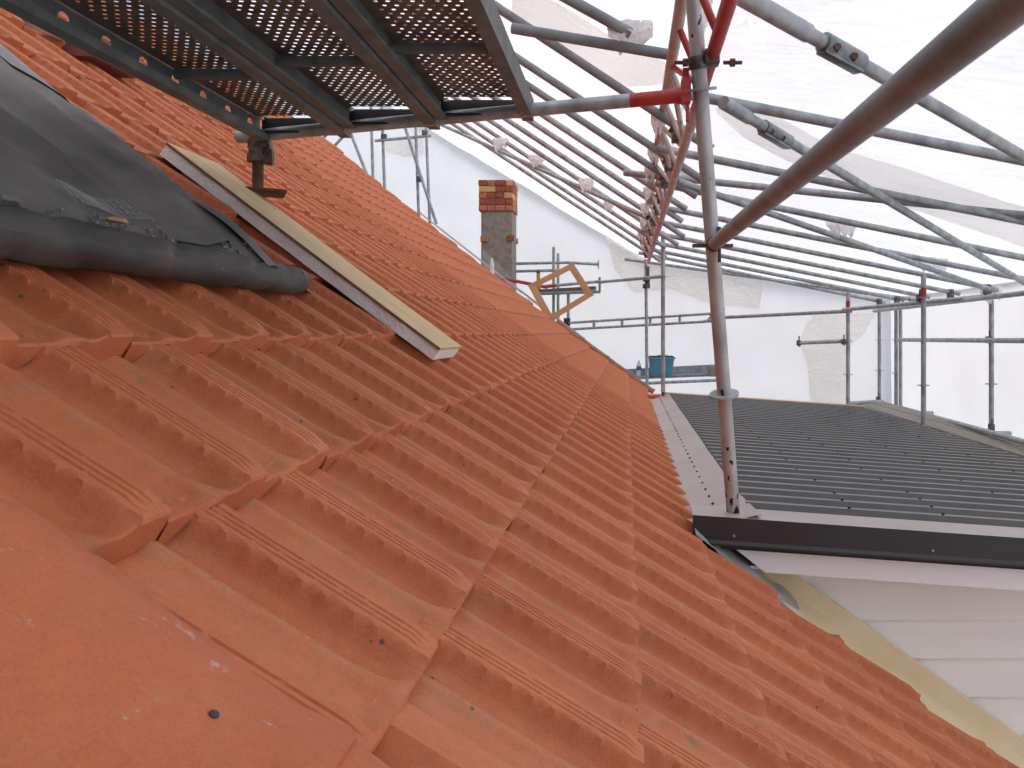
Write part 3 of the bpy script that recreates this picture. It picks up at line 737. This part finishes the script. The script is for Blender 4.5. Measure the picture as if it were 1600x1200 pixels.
lg = thing('ledger_tube', q, 'thick dark ledger tube running from the leaning post past the viewer', 'scaffold tube')
mb = MB(); mb.tube(q + dvl * .03, q + dvl * 2.75, TR * 1.02, 26, rings=8); mb.build('tube', 'galv_dark', lg)
mb = MB(); mb.tube(q + dvl * .02, q + dvl * .06, TR * 1.15, 18); mb.build('end_fitting', 'rust', lg)

# ------------------------------------------------------------------ lattice beam overhead
CL, CU = Vector((.30, 0, .965)), Vector((.20, 0, 1.20))
beam = thing('lattice_beam', (.25, 6.3, .94), 'long red and pale lattice beam running overhead between the two sheeted slopes', 'lattice beam')
ysb = [1.3, 3.3, 6.6, 10.35]
for i, m_ in enumerate(('red', 'pink', 'red')):
    for cch in (CL, CU):
        mm = m_ if cch is CL else 'pink'
        MB().tube(cch + Vector((0, ysb[i], 0)), cch + Vector((0, ysb[i + 1], 0)), TR, 14, rings=4).build('chord', mm, beam)
yy = 1.5; fl_ = 0
while yy < 10.2:
    m_ = 'red' if yy < 3.2 else 'pink'
    MB().tube(CL + Vector((0, yy, 0)), CU + Vector((0, yy, 0)), .014, 10).build('web_strut', m_, beam)
    a, b = (CL, CU) if fl_ % 2 else (CU, CL)
    MB().tube(a + Vector((0, yy + .02, 0)), b + Vector((0, yy + .46, 0)), .014, 10).build('web_diagonal', m_, beam)
    yy += .5; fl_ += 1
# ------------------------------------------------------------------ rafters and braces under the sheeting
def lz(x): return 1.08 + .66 * (.3 - x)
def rzz(x): return 1.14 - .2 * x
def on_left(px, py, dz=0):
    a = (px - VX) / F; b = (VY - py) / F; d = (1.278 + dz) / (b + .66 * a); return Vector((a * d, d, b * d))
def on_right(px, py, dz=0):
    a = (px - VX) / F; b = (VY - py) / F; d = (1.14 + dz) / (b + .2 * a); return Vector((a * d, d, b * d))
def pipe(name, a, b, label, cat='scaffold tube', group=None, r=TR, m='galv', hollow=True, seg=14):
    t = MB(); t.tube(a, b, r, seg, hollow=hollow, rings=4)
    return tag(t.build(name, m), label, cat, group)
LD = [4.1, 4.85, 5.4, 6.05, 6.65, 7.35, 8.1, 8.9, 9.7, 10.5]
n = len(LD)
for i, d in enumerate(LD):
    e = .5 + random.uniform(-.06, .08)
    top_x = -6.6 if d > 4.5 else -4.0
    rf = pipe('rafter_tube', Vector((e, d, lz(e))), Vector((top_x, d + random.uniform(-.05, .05), lz(top_x))), 'grey tube under the steep sheet slope, ' + ORD[n - 1 - i] + ' from the white end sheet', 'scaffold tube', 'rafter tubes of the steep slope', m='galv_dark' if i < 3 else 'galv')
    mb = MB(); qc = Vector((.27, d, lz(.27) - .02)); mb.tube(qc - Vector((.03, 0, -.02)), qc + Vector((.03, 0, -.02)), TR + .010, 12); mb.box(qc + Vector((0, 0, -.04)), (.06, .07, .05)); mb.tube(qc + Vector((0, -.06, -.03)), qc + Vector((0, .05, -.03)), .008, 8); mb.build('coupler', 'coupler', rf, bevel=.003)
RD = [3.5, 4.6, 5.65, 6.64, 7.5, 8.35, 9.2, 10.0, 10.7]
n = len(RD)
for i, d in enumerate(RD):
    s_ = .22 + random.uniform(-.06, .06)
    rf = pipe('rafter_tube', Vector((s_, d, rzz(s_))), Vector((3.62, d + random.uniform(-.06, .06), rzz(3.62) + .0)), 'grey tube under the gentle sheet slope, ' + ORD[n - 1 - i] + ' from the patched end corner', 'scaffold tube', 'rafter tubes of the gentle slope')
    mb = MB(); qc = Vector((3.52, d, rzz(3.52))); mb.tube(qc - Vector((.03, 0, 0)), qc + Vector((.03, 0, 0)), TR + .010, 12); mb.box(qc + Vector((0, 0, -.04)), (.06, .06, .05)); mb.build('coupler', 'coupler', rf, bevel=.003)
pipe('purlin_tube', on_right(976, 270, .03), on_right(1700, 345, .03), 'thick grey tube with open end poking past the lattice beam', m='galv')
pipe('purlin_tube', on_right(977, 405, .02), on_right(1440, 470, .02), 'grey tube crossing the gentle slope low beside the far end of lattice beam')
pipe('purlin_tube', P(800, 44, 3.42), P(1043, 85, 3.4), 'grey tube with open end wrapped in white plastic near the lattice beam', m='galv_dark')
pipe('brace_tube', P(870, -12, 3.25), P(985, 52, 3.35), 'short grey tube ending in the plastic wrap beside the steel decks', m='galv_dark')
br1 = pipe('brace_tube', on_right(1130, 160, -.05), on_right(1640, 465, -.05), 'long diagonal brace tube with greenish bolted sleeve under the gentle slope')
br2 = pipe('brace_tube', on_right(1100, -40, -.05), on_right(1660, 280, -.05), 'scuffed diagonal brace tube with blue bolted sleeve above the ledger tube')
br3 = pipe('brace_tube', on_right(1058, 283, -.06), on_right(1545, 452, -.06), 'diagonal brace tube tied with two white rags on the gentle slope')
pipe('brace_tube', on_left(690, 195, -.05), on_left(1012, 340, -.05), 'flatter diagonal brace tube tied with white rags on the steep slope')
pipe('brace_tube', on_left(1000, 330, -.05), on_left(830, 60, -.05), 'steep diagonal brace tube close to the lattice beam and steel decks', m='galv_dark') if False else None
def sleeve(parent_pipe, pa, pb, m_, wd, name='bolted_sleeve', bolts=True):
    mb = MB(); d_ = (pb - pa).normalized(); mb.tube(pa, pb, TR + .011, 16)
    up = Vector((0, -1, 0)); side = d_.cross(up).normalized()
    mid = (pa + pb) / 2; rot = Matrix((d_, side.cross(d_), side)).transposed()
    mb.box(mid + side * (-.026 if side.z > 0 else .026), ((pb - pa).length, .046, .022), rot)
    o = mb.build(name, m_, parent_pipe, bevel=.003)
    if bolts:
        for t_ in (.28, .72):
            q = pa.lerp(pb, t_) + Vector((0, -.038, -.012)); mb = MB(); mb.tube(q + Vector((0, .02, 0)), q + Vector((0, -.012, 0)), .013, 6); mb.build('bolt', 'rust', o)
    return o
sleeve(br2, on_right(1286, 66, -.05), on_right(1345, 99, -.05), 'zinc', 1)
sleeve(br1, on_right(1192, 198, -.05), on_right(1232, 222, -.05), 'zinc', 1)
MB().tube(on_right(1100, -40, -.05), on_right(1262, 52, -.05), TR + .006, 16).build('outer_sleeve', 'galv', br2)
MB().tube(on_right(1130, 160, -.05), on_right(1170, 184, -.05), TR + .006, 16).build('outer_sleeve', 'galv', br1)

# plastic rags tied round the joints
def rag(c, s, label, elong=(1, 1, 1), seed=0):
    """a torn sheet of plastic folded over a tube, its ragged ends hanging down on both sides"""
    def n1(*a): return noise.noise(Vector(a) + Vector((seed * 3.7, seed * 1.3, seed * 2.1)))
    r = .036
    def f_(u_, v_):
        u = u_ * 2 - 1
        lf = s * elong[2] * (.75 + 1.1 * n1(u * 1.6, 0, 0) + .5 * n1(u * 6, 1, 0)); lb = s * elong[2] * (.55 + 1.0 * n1(u * 1.7, 5, 0) + .5 * n1(u * 6, 7, 0))
        lf, lb = max(lf, .01), max(lb, .01)
        rr = r * (1.05 + .35 * abs(n1(u * 3, 2, 2)) + .3 * abs(n1(u * 7, v_ * 4, 2)))
        if v_ < .35: k = 1 - v_ / .35; y_, z_ = -rr - .02 * s / .1 * k, -lf * k
        elif v_ < .65: q = math.pi * (v_ - .35) / .30; k = 0; y_, z_ = -rr * math.cos(q), rr * math.sin(q) * 1.25
        else: k = (v_ - .65) / .35; y_, z_ = rr + .02 * k, -lb * k
        x_ = u * s * elong[0] * (1 - .45 * k)
        fold = .30 * s * (abs(n1(u * 4.2, k * 1.2, v_)) - .2) * (.35 + k)
        return c + Vector((x_ + .12 * s * n1(u * 3, v_ * 5, 9), y_ - fold, z_ + .14 * s * n1(u * 4, v_ * 6, 4)))
    mb = MB(); mb.grid(f_, 26, 26)
    return tag(mb.build('plastic_rag', 'wrapbag', smooth=28), label, 'plastic wrap', 'plastic rags tied round tube joints')
rag(P(985, 52, 3.38), .085, 'large white plastic rag on the open ended tube near the decks', (1.15, .7, .75), 1)
rag(P(1315, 352, 6.55), .135, 'white plastic rag hanging on the diagonal brace mid gentle slope', (1, .7, .75), 2)
rag(P(1458, 412, 7.1), .125, 'white plastic rag low on the diagonal brace above the inner post', (1, .7, .75), 3)
rag(P(1549, 457, 7.55), .10, 'white plastic rag on top of the outer corner post', (.9, .8, .9), 4)
for i, (px, py, s) in enumerate(((782, 223, .10), (838, 250, .095), (915, 287, .085), (951, 322, .06))):
    rag(on_left(px, py, -.05), s, 'white plastic rag on the flatter brace of the steep slope, ' + ORD[3 - i] + ' from lattice beam', (.9, .8, .85), 5 + i)
for i, (d, s) in enumerate(((4.15, .055), (4.9, .05), (5.5, .06), (6.3, .05), (7.1, .055), (8.0, .05), (9.0, .06))):
    rag(CU + Vector((-.03, d, -.06)), s, 'pale plastic rag tied to the lattice beam, ' + ORD[6 - i] + ' from its far end', (.7, .8, 1.25), 11 + i)
rag(P(1078, 255, 5.6), .11, 'torn plastic rag hanging behind the leaning post', (.8, .5, 1.35), 21)

# ------------------------------------------------------------------ sheeting
def sheet_fn(o, ux, uy, amp, sc_, skew=0):
    n_ = ux.cross(uy).normalized()
    def f_(u_, v_):
        p = o + ux * u_ + uy * v_ * (1 + skew * u_)
        if abs(uy.z) > 5: p.z = min(p.z, (1.21 + .66 * (.32 - p.x) if p.x < .32 else 1.21 - .2 * (p.x - .29)) + .03)
        return p + n_ * (amp * noise.noise(p * sc_) + amp * .5 * noise.noise(p * sc_ * 2.7 + Vector((3, 1, 7))))
    return f_
def sheeting(label, o, ux, uy, nu, nv, m='sheet', amp=.035, sc_=.9, skew=0):
    mb = MB(); mb.grid(sheet_fn(Vector(o), Vector(ux), Vector(uy), amp, sc_, skew), nu, nv)
    return tag(mb.build('shrink_wrap_sheet', m, smooth=80), label, 'sheeting')
SL = sheeting('white translucent sheeting over the steep slope above the tiles', (.32, -3.2, 1.21), (-8.4, 0, 5.544), (0, 16.35, 0), 70, 130, skew=.257)
SR = sheeting('white translucent sheeting over the gentle slope above the metal roof', (.29, -3.2, 1.21), (3.62, 0, -.724), (0, 16.35, 0), 36, 110, skew=-.105)
SE = sheeting('white end sheet hanging behind the chimney', (3.9, 11.25, -H), (-12.1, 6.05, 0), (0, 0, 13.4), 80, 90, 'sheet2', .03, .8)
SW = sheeting('white side sheet hanging behind the outer scaffold posts', (3.86, -3.2, -H), (0, 14.6, 0), (0, 0, 7.2), 90, 50, 'sheet2', .03, 1.1)
sheeting('white sheet closing the scaffold behind the annex side', (3.9, -3.1, -H), (-4.3, 0, 0), (0, 0, 13.4), 20, 40, 'sheet2', .04, .8)
sheeting('added dark sheet blocking light from behind the viewer', (-.3, -1.1, -H), (-7.9, 0, 0), (0, 0, 13.4), 40, 40, 'blocker', .04, .8)  # unseen, added to keep rear light off the near sides of the ribs
sheeting('white sheet on the far side of the ridge', (-7.95, -3.2, -H), (0, 20.6, 0), (0, 0, 13.4), 40, 40, 'sheet2', .04, .8)
def patch(pts, parent, fn, label=None, name='sheet_patch', nsub=1):
    mb = MB(); mb.add([fn(*p) for p in pts], [tuple(range(len(pts)))])
    o = mb.build(name, 'patch', parent, smooth=0); 
    if label: o['label'] = label
    bm = bmesh.new(); bm.from_mesh(o.data); bmesh.ops.triangulate(bm, faces=bm.faces); bmesh.ops.subdivide_edges(bm, edges=bm.edges, cuts=5, use_grid_fill=True)
    for v in bm.verts: v.co.z += .012 * noise.noise(v.co * 3)
    bm.to_mesh(o.data); bm.free(); o.data.shade_smooth()
    return o
fR = lambda px, py: on_right(px, py, .045)
fL = lambda px, py: on_left(px, py, .07)
def fE(px, py, off=.06):
    a = (px - VX) / F; b = (VY - py) / F; d = (11.25 + .5 * 3.9 - off) / (1 + .5 * a); return Vector((a * d, d, b * d))
patch([(1128, 152), (1190, 172), (1300, 226), (1430, 268), (1500, 292), (1640, 335), (1640, 402), (1500, 352), (1380, 312), (1250, 262), (1165, 216), (1118, 176)], SR, fR, 'cream lapped band of sheeting')
patch([(800, -30), (880, 10), (960, 60), (1040, 98), (1040, 130), (985, 138), (930, 112), (860, 66), (800, 30)], SL, fL, 'cream lapped band of sheeting')
patch([(944, 362), (1000, 392), (1060, 410), (1194, 440), (1186, 482), (1110, 476), (1050, 452), (990, 458), (960, 420)], SE, fE, 'cream translucent patch')
patch([(1272, 492), (1368, 488), (1352, 520), (1330, 540), (1326, 632), (1266, 634), (1262, 570), (1250, 540), (1256, 510)], SE, fE, 'cream wrinkled patch near the corner')
patch([(598, 214), (660, 212), (664, 240), (632, 246), (604, 236)], SE, fE, 'small cream patch')

# ------------------------------------------------------------------ scaffold beyond: right-hand walkway
def rpost(px, d, ytop, ybot, label, discs, red=None, r=TR):
    a, b = P(px, ybot, d), P(px, ytop, d)
    t = thing('scaffold_post', a, label, 'scaffold post', 'posts of the walkway scaffold')
    MB().tube(a, b, r, 14, hollow=True, rings=3).build('tube', 'galv', t)
    for y_ in discs: MB().disc(P(px, y_, d), (0, 0, 1), .058, .008, 18).build('rosette', 'galv', t)
    if red: MB().tube(P(px, red[1], d), P(px, red[0], d), r * 1.12, 14).build('red_band', 'red', t)
    return t
rpost(1325, 9.6, 457, 634, 'inner post with red band beside the cream wrinkled patch', (484, 533, 585), (470, 480))
rpost(1443, 7.4, 430, 672, 'inner post with red band rising from the metal roof edge', (465, 533, 602), (450, 464))
rpost(1374, 10.55, 482, 628, 'slim post standing in the corner of the white sheets', (531, 579))
rpost(1400, 10.2, 477, 634, 'outer post doubled with another tube near the sheet corner', (531, 583))
MB().tube(P(1407, 634, 10.15), P(1407, 480, 10.15), TR, 12).build('second_tube', 'galv', bpy.data.objects['scaffold_post.004'])
rpost(1549, 7.6, 458, 684, 'outer corner post holding the middle rail under a rag', (531, 600))
def rail(a, b, label, m='galv', r=TR, fit=()):
    o = pipe('guard_rail', a, b, label, 'guard rail', None, r, m)
    for q in fit:
        mb = MB(); mb.box(q, (.05, .05, .07)); mb.tube(q + Vector((0, -.02, -.05)), q + Vector((0, -.02, .09)), .01, 6); mb.build('coupler', 'coupler', o, bevel=.006)
    return o
rail(P(1403, 531, 10.1), P(1700, 533, 5.66), 'level middle guard rail in front of the side sheet', fit=(P(1545, 531, 7.55),))
rail(P(1366, 486, 10.6), P(1700, 446, 5.7), 'top guard rail along the side sheet', fit=(P(1549, 461, 7.6), P(1440, 474, 9.0), P(1420, 477, 9.4)))
rail(P(1318, 484, 9.62), P(1545, 463, 7.5), 'slanting tube joining the tops of the inner and outer posts', fit=(P(1436, 466, 7.45),))
rail(P(1246, 536, 9.7), P(1322, 533, 9.6), 'short loose guard rail over the cream wrinkled patch', fit=(P(1248, 536, 9.7), P(1318, 534, 9.58)))
rail(P(1112, 497, 11.3), P(1330, 486, 9.6), 'long thin ledger reaching from lattice walk to the inner post')
rail(P(1405, 636, 10.1), P(1640, 702, 5.6), 'low guard rail behind the walkway planks', fit=(P(1549, 668, 7.55),))
rail(P(1326, 630, 9.62), P(1378, 627, 10.5), 'short low tube joining the posts at the sheet corner', fit=(P(1372, 624, 10.45),))
for i, (xa, xb) in enumerate(((2.98, 3.20), (3.215, 3.44))):
    lab = ('weathered walkway plank beside the metal roof gutter', 'weathered walkway plank beside the low guard rail')[i]
    tag(MB().box(((xa + xb) / 2, 7.3, -.945), (xb - xa, 5.9, .038)).build('walkway_plank', 'oldwood', bevel=.004), lab, 'plank', 'walkway planks')
tb = thing('toe_rail', (2.93, 8.2, -1.0), 'slotted steel rail with red mark along the walkway planks', 'steel rail')
mb = MB(); perf(mb, Vector((2.925, 7.35, -.985)), Vector((0, 1, 0)), Vector((0, 0, 1)), 14, 1, (.05, .018), .16, .07, False); mb.build('slotted_plate', 'galv', tb)
MB().box((2.92, 8.05, -.95), (.006, .30, .055)).build('red_mark', 'red', tb)
for yk in (5.6, 7.5, 9.4):
    tag(MB().tube((2.6, yk, -.99), (3.75, yk, -.99), TR, 12).build('putlog_tube', 'galv'), {5.6: 'cross tube under the walkway planks farthest from the sheet corner', 7.5: 'cross tube under the walkway planks by the red banded inner post', 9.4: 'cross tube under the walkway planks nearest the sheet corner'}[yk], 'scaffold tube', 'cross tubes below the walkway planks')

# ------------------------------------------------------------------ far platform with tub and bottle, posts by the beam end
fp = thing('scaffold_post', P(1036, 618, 9.0), 'slim post on a timber pad at the end of the apron flashing', 'scaffold post')
MB().tube(P(1036, 612, 9.0), P(1036, 358, 9.0), TR, 14, hollow=True, rings=3).build('tube', 'galv', fp)
for y_ in (432, 494, 555): MB().disc(P(1036, y_, 9.0), (0, 0, 1), .058, .008, 18).build('rosette', 'galv', fp)
MB().tube(P(1036, 618, 9.0), P(1036, 598, 9.0), .020, 12).build('jack_stem', 'rust', fp)
fp = thing('scaffold_post', P(1012, 700, 11.45), 'slim post below the lattice beam end beside the blue tub', 'scaffold post')
MB().tube(P(1012, 700, 11.45), P(1009, 405, 11.45), TR, 14, rings=3).build('tube', 'galv', fp)
for y_ in (436, 447): MB().box(P(1010, y_, 11.4), (.11, .08, .07)).build('coupler', 'coupler', fp, bevel=.01)
MB().box(P(1013, 430, 11.42), (.035, .05, .26)).build('bracket', 'coupler', fp, bevel=.005)
rail(P(935, 441, 12.0), P(1036, 432, 10.3), 'ledger tube from the chimney platform to the slim post')
lbm = thing('lattice_beam', P(1000, 505, 11.7), 'thin ladder shaped beam level with the foot of the timber frame', 'lattice beam')
for dy in (0, 12):
    MB().tube(P(882 if not dy else 893, 505 + dy * .8, 12.0), P(1112, 490 + dy, 11.35), .020, 12).build('chord', 'galv', lbm)
for px in (928, 972, 1016, 1062):
    MB().tube(P(px, 505 - (px - 882) * .065, 11.75), P(px, 515 - (px - 882) * .06, 11.75), .022, 8).build('rung', 'galv', lbm)
MB().path([P(1098, 503, 11.38), P(1106, 501, 11.36), P(1111, 495, 11.36), P(1110, 489, 11.36)], .022, 10).build('hooked_end', 'galv', lbm)
MB().box(P(886, 503, 12.0), (.10, .08, .12)).build('coupler', 'dark', lbm, bevel=.01)
plat = thing('scaffold_deck', P(1050, 592, 11.75), 'narrow steel deck with toe board holding the blue tub', 'scaffold deck')
a, b = P(955, 591, 11.75), P(1120, 584, 11.75)
MB().prism([a, a + Vector((0, .4, .0)), a + Vector((0, .4, -.035)), a + Vector((0, 0, -.035))], b - a).build('deck_plate', 'galv_dark', plat)
a, b = P(955, 582, 12.12), P(1120, 573, 12.12)
MB().prism([a + Vector((0, 0, .04)), a + Vector((0, .02, .04)), a + Vector((0, .02, -.10)), a + Vector((0, 0, -.10))], b - a).build('toe_board', 'galv', plat)
MB().tube(P(985, 600, 11.7), P(1122, 594, 11.7), TR, 12).build('support_tube', 'galv', plat)
MB().box(P(1112, 580, 11.8), (.10, .2, .16)).build('end_block', 'oldwood', plat, bevel=.005)
# blue tub
tub = thing('storage_tub', P(1033, 587, 11.85), 'blue plastic storage tub with dark lid on the far deck', 'tub')
c = P(1033, 587, 11.85); hw0, hw1, hh = .165, .195, .29
mb = MB()
for (zz, hw) in ((0, hw0), (hh, hw1), (hh, hw1 + .018), (hh - .03, hw1 + .018)):
    mb.v += [tuple(c + Vector((sx * hw, sy * hw * .75, zz))) for sx, sy in ((-1, -1), (1, -1), (1, 1), (-1, 1))]
for l in range(3): mb.f += [(l * 4 + i, l * 4 + (i + 1) % 4, l * 4 + 4 + (i + 1) % 4, l * 4 + 4 + i) for i in range(4)]
mb.f.append((3, 2, 1, 0)); mb.build('tub_body', 'blue', tub, bevel=.012)
MB().box(c + Vector((0, 0, hh + .008)), (hw1 * 2 - .02, hw1 * 1.5, .016)).build('lid', 'dark', tub, bevel=.004)
bt = thing('water_bottle', P(998, 587, 11.85), 'clear water bottle with blue label on the far deck', 'bottle')
c = P(998, 588.5, 11.85); mb = MB()
pr = [(.0, 0), (.036, .004), (.037, .08), (.034, .085), (.037, .09), (.037, .165), (.030, .195), (.014, .22), (.014, .235)]
sg = 14; mb.v += [tuple(c + Vector((r_ * math.cos(2 * math.pi * i / sg), r_ * math.sin(2 * math.pi * i / sg), z))) for r_, z in pr for i in range(sg)]
mb.f += [(k * sg + i, k * sg + (i + 1) % sg, (k + 1) * sg + (i + 1) % sg, (k + 1) * sg + i) for k in range(len(pr) - 1) for i in range(sg)]
mb.build('bottle_body', 'water', bt)
MB().tube(c + Vector((0, 0, .10)), c + Vector((0, 0, .16)), .0385, 14).build('paper_label', 'label', bt)
MB().tube(c + Vector((0, 0, .23)), c + Vector((0, 0, .25)), .016, 12).build('cap', 'whiteplastic', bt)
# timber pad and loose tiles at the end of the apron
tag(MB().box(P(1034, 628, 8.95), (.30, .26, .05), Matrix.Rotation(.1, 3, 'Z')).build('timber_pad', 'paleboard', bevel=.004), 'pale timber pad under the slim post at the apron end', 'timber pad')
tag(MB().box(P(1036, 619.5, 9.15), (.36, .22, .045), Matrix.Rotation(-.12, 3, 'Z')).build('loose_tile', 'cap', bevel=.012), 'loose orange tile lying by the slim post foot', 'tile')

# ------------------------------------------------------------------ chimney
CD = 11.9
c0 = P(751.5, 450, CD); c1 = P(800, 450, CD); top_z = P(0, 281, CD).z; bb = P(0, 330, CD).z
ch = thing('chimney', (c0.x + .26, CD + .26, P(0, 470, CD).z), 'grey rendered chimney with a crown of orange bricks', 'chimney')
wd = c1.x - c0.x
MB().box((c0.x + wd / 2, CD + wd / 2, (bb + c0.z) / 2 - .5), (wd, wd, bb - c0.z + 1.0)).build('rendered_stack', 'render', ch, bevel=.012)
X0c, X1c = P(748, 0, CD - .02).x, P(801, 0, CD - .02).x; ww = X1c - X0c
MB().box((X0c + ww / 2, CD + wd / 2, (top_z + bb) / 2 - .004), (ww - .02, ww - .02, top_z - bb - .012)).build('mortar_core', 'mortar', ch)
hcs = (top_z - bb) / 5
for l in range(5):
    z = bb + hcs * (l + .5)
    for side in range(4):
        lens = [.5, .28, .22] if (l + side) % 2 else [.24, .5, .26]
        if l in (0, 4): lens = [.2, .3, .28, .22] if side % 2 else [.26, .22, .32, .2]
        t_ = 0
        for fr_ in lens:
            a = t_ * ww; L_ = fr_ * ww; t_ += fr_
            cx = -ww / 2 + a + L_ / 2; rot = Matrix.Rotation(side * math.pi / 2, 3, 'Z')
            c = Vector((X0c + ww / 2, CD + wd / 2, z)) + rot @ Vector((cx, -ww / 2 + .04 + random.uniform(-.006, .004), 0))
            m_ = random.choices(['brick1', 'brick2', 'brick3'], [4, 4, 2])[0]
            MB().box(c, (L_ - .012, .085, hcs - .011), rot).build('brick', m_, ch, bevel=.004)
for px, py, m_ in ((756.5, 373.5, 'brick1'), (798, 372, 'brick2'), (808, 377, 'brick3')):
    q = P(px, py, CD - .01 if px < 805 else CD + .25); MB().box(q, (.11 if px < 805 else .03, .06, .085)).build('projecting_brick', m_, ch, bevel=.005)
q = [P(754, 388, CD - .02), P(801, 436, CD - .02), P(801, 460, CD - .02), P(754, 460, CD - .02)]
MB().prism(q, (0, .012, 0)).build('skirt_flashing', 'lead', ch)
# vent pipe
vp = thing('vent_pipe', P(768, 434, 11.1), 'slim white vent pipe standing at the roof verge below the chimney', 'vent pipe')
q = P(768.5, 434, 11.1)
MB().tube(q + Vector((0, 0, -.03)), q + Vector((0, 0, .20)), .033, 14).build('pipe', 'whiteplastic', vp)
MB().tube(q + Vector((0, 0, .20)), q + Vector((0, 0, .285)), .024, 14, r1=.012).build('cap', 'whiteplastic', vp)
MB().box(q + Vector((.02, 0, -.03)), (.20, .2, .02), Matrix.Rotation(.62, 3, 'Y')).build('collar', 'lead', vp)
# scaffold round the chimney
D2 = 12.45
cs = 'scaffold tube'
def cp_(name, a, b, lab, m='galv', r=TR): return pipe(name, a, b, lab, cs, None, r, m, True, 12)
cp_('scaffold_tube', P(805, 412, D2), P(890, 410, D2), 'upper level tube just right of the chimney')
cp_('scaffold_tube', P(805, 424, D2), P(888, 422, D2), 'second level tube below the upper one by the chimney')
pp = cp_('scaffold_tube', P(885, 410, D2 - .1), P(936, 413, D2 - .1), 'short tube with plate end right of the chimney'); MB().box(P(935, 413.5, D2 - .1), (.02, .08, .13)).build('end_plate', 'galv', pp)
cp_('scaffold_post', P(865, 560, D2), P(865, 386, D2), 'upright tube behind the pine frame nearer the chimney')
cp_('scaffold_post', P(872, 560, D2 + .3), P(872, 396, D2 + .3), 'upright tube behind the pine frame farther from the chimney')
cp_('scaffold_post', P(888, 560, D2 - .2), P(888, 450, D2 - .2), 'short upright tube seen through the pine frame opening')
rl = cp_('scaffold_tube', P(846, 448, 11.95), P(935, 440, 11.95), 'red ended tube behind the pine frame')
MB().tube(P(785, 435, 11.6), P(855, 449, 11.9), TR * 1.1, 12).build('red_tube', 'red', rl)
MB().tube(P(846, 448, 11.94), P(870, 446, 11.94), TR * 1.15, 12).build('red_end', 'red', rl)
pk = thing('scaffold_deck', P(890, 455, 12.1), 'dark steel deck edge behind the pine frame', 'scaffold deck')
a, b = P(842, 457, 12.1), P(930, 452, 12.1)
MB().prism([a, a + Vector((0, .5, .0)), a + Vector((0, .5, .07)), a + Vector((0, 0, .05))], b - a).build('deck_plate', 'steel', pk)
MB().tube(P(842, 459, 12.08), P(938, 456, 12.08), TR, 12).build('support_tube', 'galv_dark', pk)
MB().tube(P(937, 456, 12.08), P(937, 433, 12.08), .02, 10).build('upright_stub', 'galv_dark', pk)
hm = thing('hammer', P(842, 470, 11.35), 'tool with yellow grip hanging by the pine frame', 'tool')
MB().tube(P(842, 452, 11.35), P(841, 428, 11.35), .028, 10).build('grip', 'yellow', hm, bevel=.004)
MB().tube(P(843, 472, 11.35), P(842, 450, 11.35), .020, 10).build('shaft', 'dark', hm)
MB().box(P(841, 425, 11.35), (.05, .04, .05)).build('head', 'coupler', hm, bevel=.005)
# pine frame leaning at the verge
FD = 11.05
cor = [P(824.5, 445.5, FD), P(895, 410, FD), P(928, 461, FD), P(856.5, 504.5, FD)]
pf = thing('pine_frame', cor[3], 'square pine timber frame tilted on its corner at the far verge', 'frame')
cen = sum(cor, Vector()) / 4
inn = [c.lerp(cen, .265) for c in cor]
for i in range(4):
    j = (i + 1) % 4
    MB().prism([cor[i], cor[j], inn[j], inn[i]], (0, .045, 0)).build('frame_rail', 'pine', pf, bevel=.002)

# ------------------------------------------------------------------ scaffold beyond the upper part of the roof
D3 = 12.6
for a, b, lab in (((597, 330), (593, 150), 'far upright tube next to the crossing bar above the tiles, left one of the pair'),):
    pass
far_t = [((602, 330, 0), (596, 150, 0), 'far upright tube clamped to the short crossbar near its clipped end'),
         ((584, 320, .1), (579, 150, .1), 'far upright tube standing between crossbar and inclined brace'),
         ((655, 360, 0), (648, 150, 0), 'far upright tube crossed by the long inclined brace'),
         ((672, 360, .2), (664, 150, .2), 'far upright tube clamped to the crossbar end near the brace foot'),
         ((682, 350, -.1), (630, 190, -.1), 'long inclined brace crossing two far uprights'),
         ((574, 275, -.1), (543, 195, -.1), 'inclined brace farther from the chimney behind the tiles'),
         ((512, 240, 0), (548, 200, 0), 'low inclined tube beside the transom behind the roof edge'),
         ((492, 230, .1), (520, 200, .1), 'lower short inclined tube tucked under the transom behind the roof edge')]
for a, b, lab in far_t:
    cp_('scaffold_tube', P(a[0], a[1], D3 + a[2]), P(b[0], b[1], D3 + b[2]), lab)
xb_ = cp_('scaffold_tube', P(586, 220, D3 - .06), P(673, 212, D3 - .06), 'short level crossbar joining the far uprights')
for px, py in ((600, 214), (664, 208), (655, 280)):
    MB().box(P(px, py, D3 - .05), (.09, .07, .09)).build('coupler', 'coupler', xb_, bevel=.01)

# ------------------------------------------------------------------ spare tiles and block lying high on the roof
st = thing('spare_tile_stack', P(0, 44, 3.3), 'dark red spare tiles stacked high on the roof under the deck', 'tile stack')
a = P(-60, 42, 3.95); 
MB().prism([P(-120, 40, 3.2), P(29, 44, 3.2), P(29, 25, 3.2), P(-120, 20, 3.2)], (0, .3, 0)).build('spare_tile', 'maroon', st, bevel=.004)
MB().prism([P(-120, 19, 3.18), P(34, 23, 3.18), P(40, 6, 3.18), P(-120, -10, 3.18)], (0, .3, 0)).build('spare_tile', 'cap', st, bevel=.004)
MB().prism([P(33, 53, 3.3), P(100, 86, 3.35), P(146, 88, 3.4), P(146, 50, 3.4), P(60, 40, 3.3)], (0, .3, 0)).build('spare_tile', 'maroon', st, bevel=.004)
tag(MB().prism([P(31, 51, 3.22), P(81, 55, 3.24), P(90, 40, 3.24), P(31, 20, 3.22)], (0, .08, 0)).build('timber_block', 'tan', bevel=.003), 'tan wedge of board leaning on the dark red tile stack', 'block')
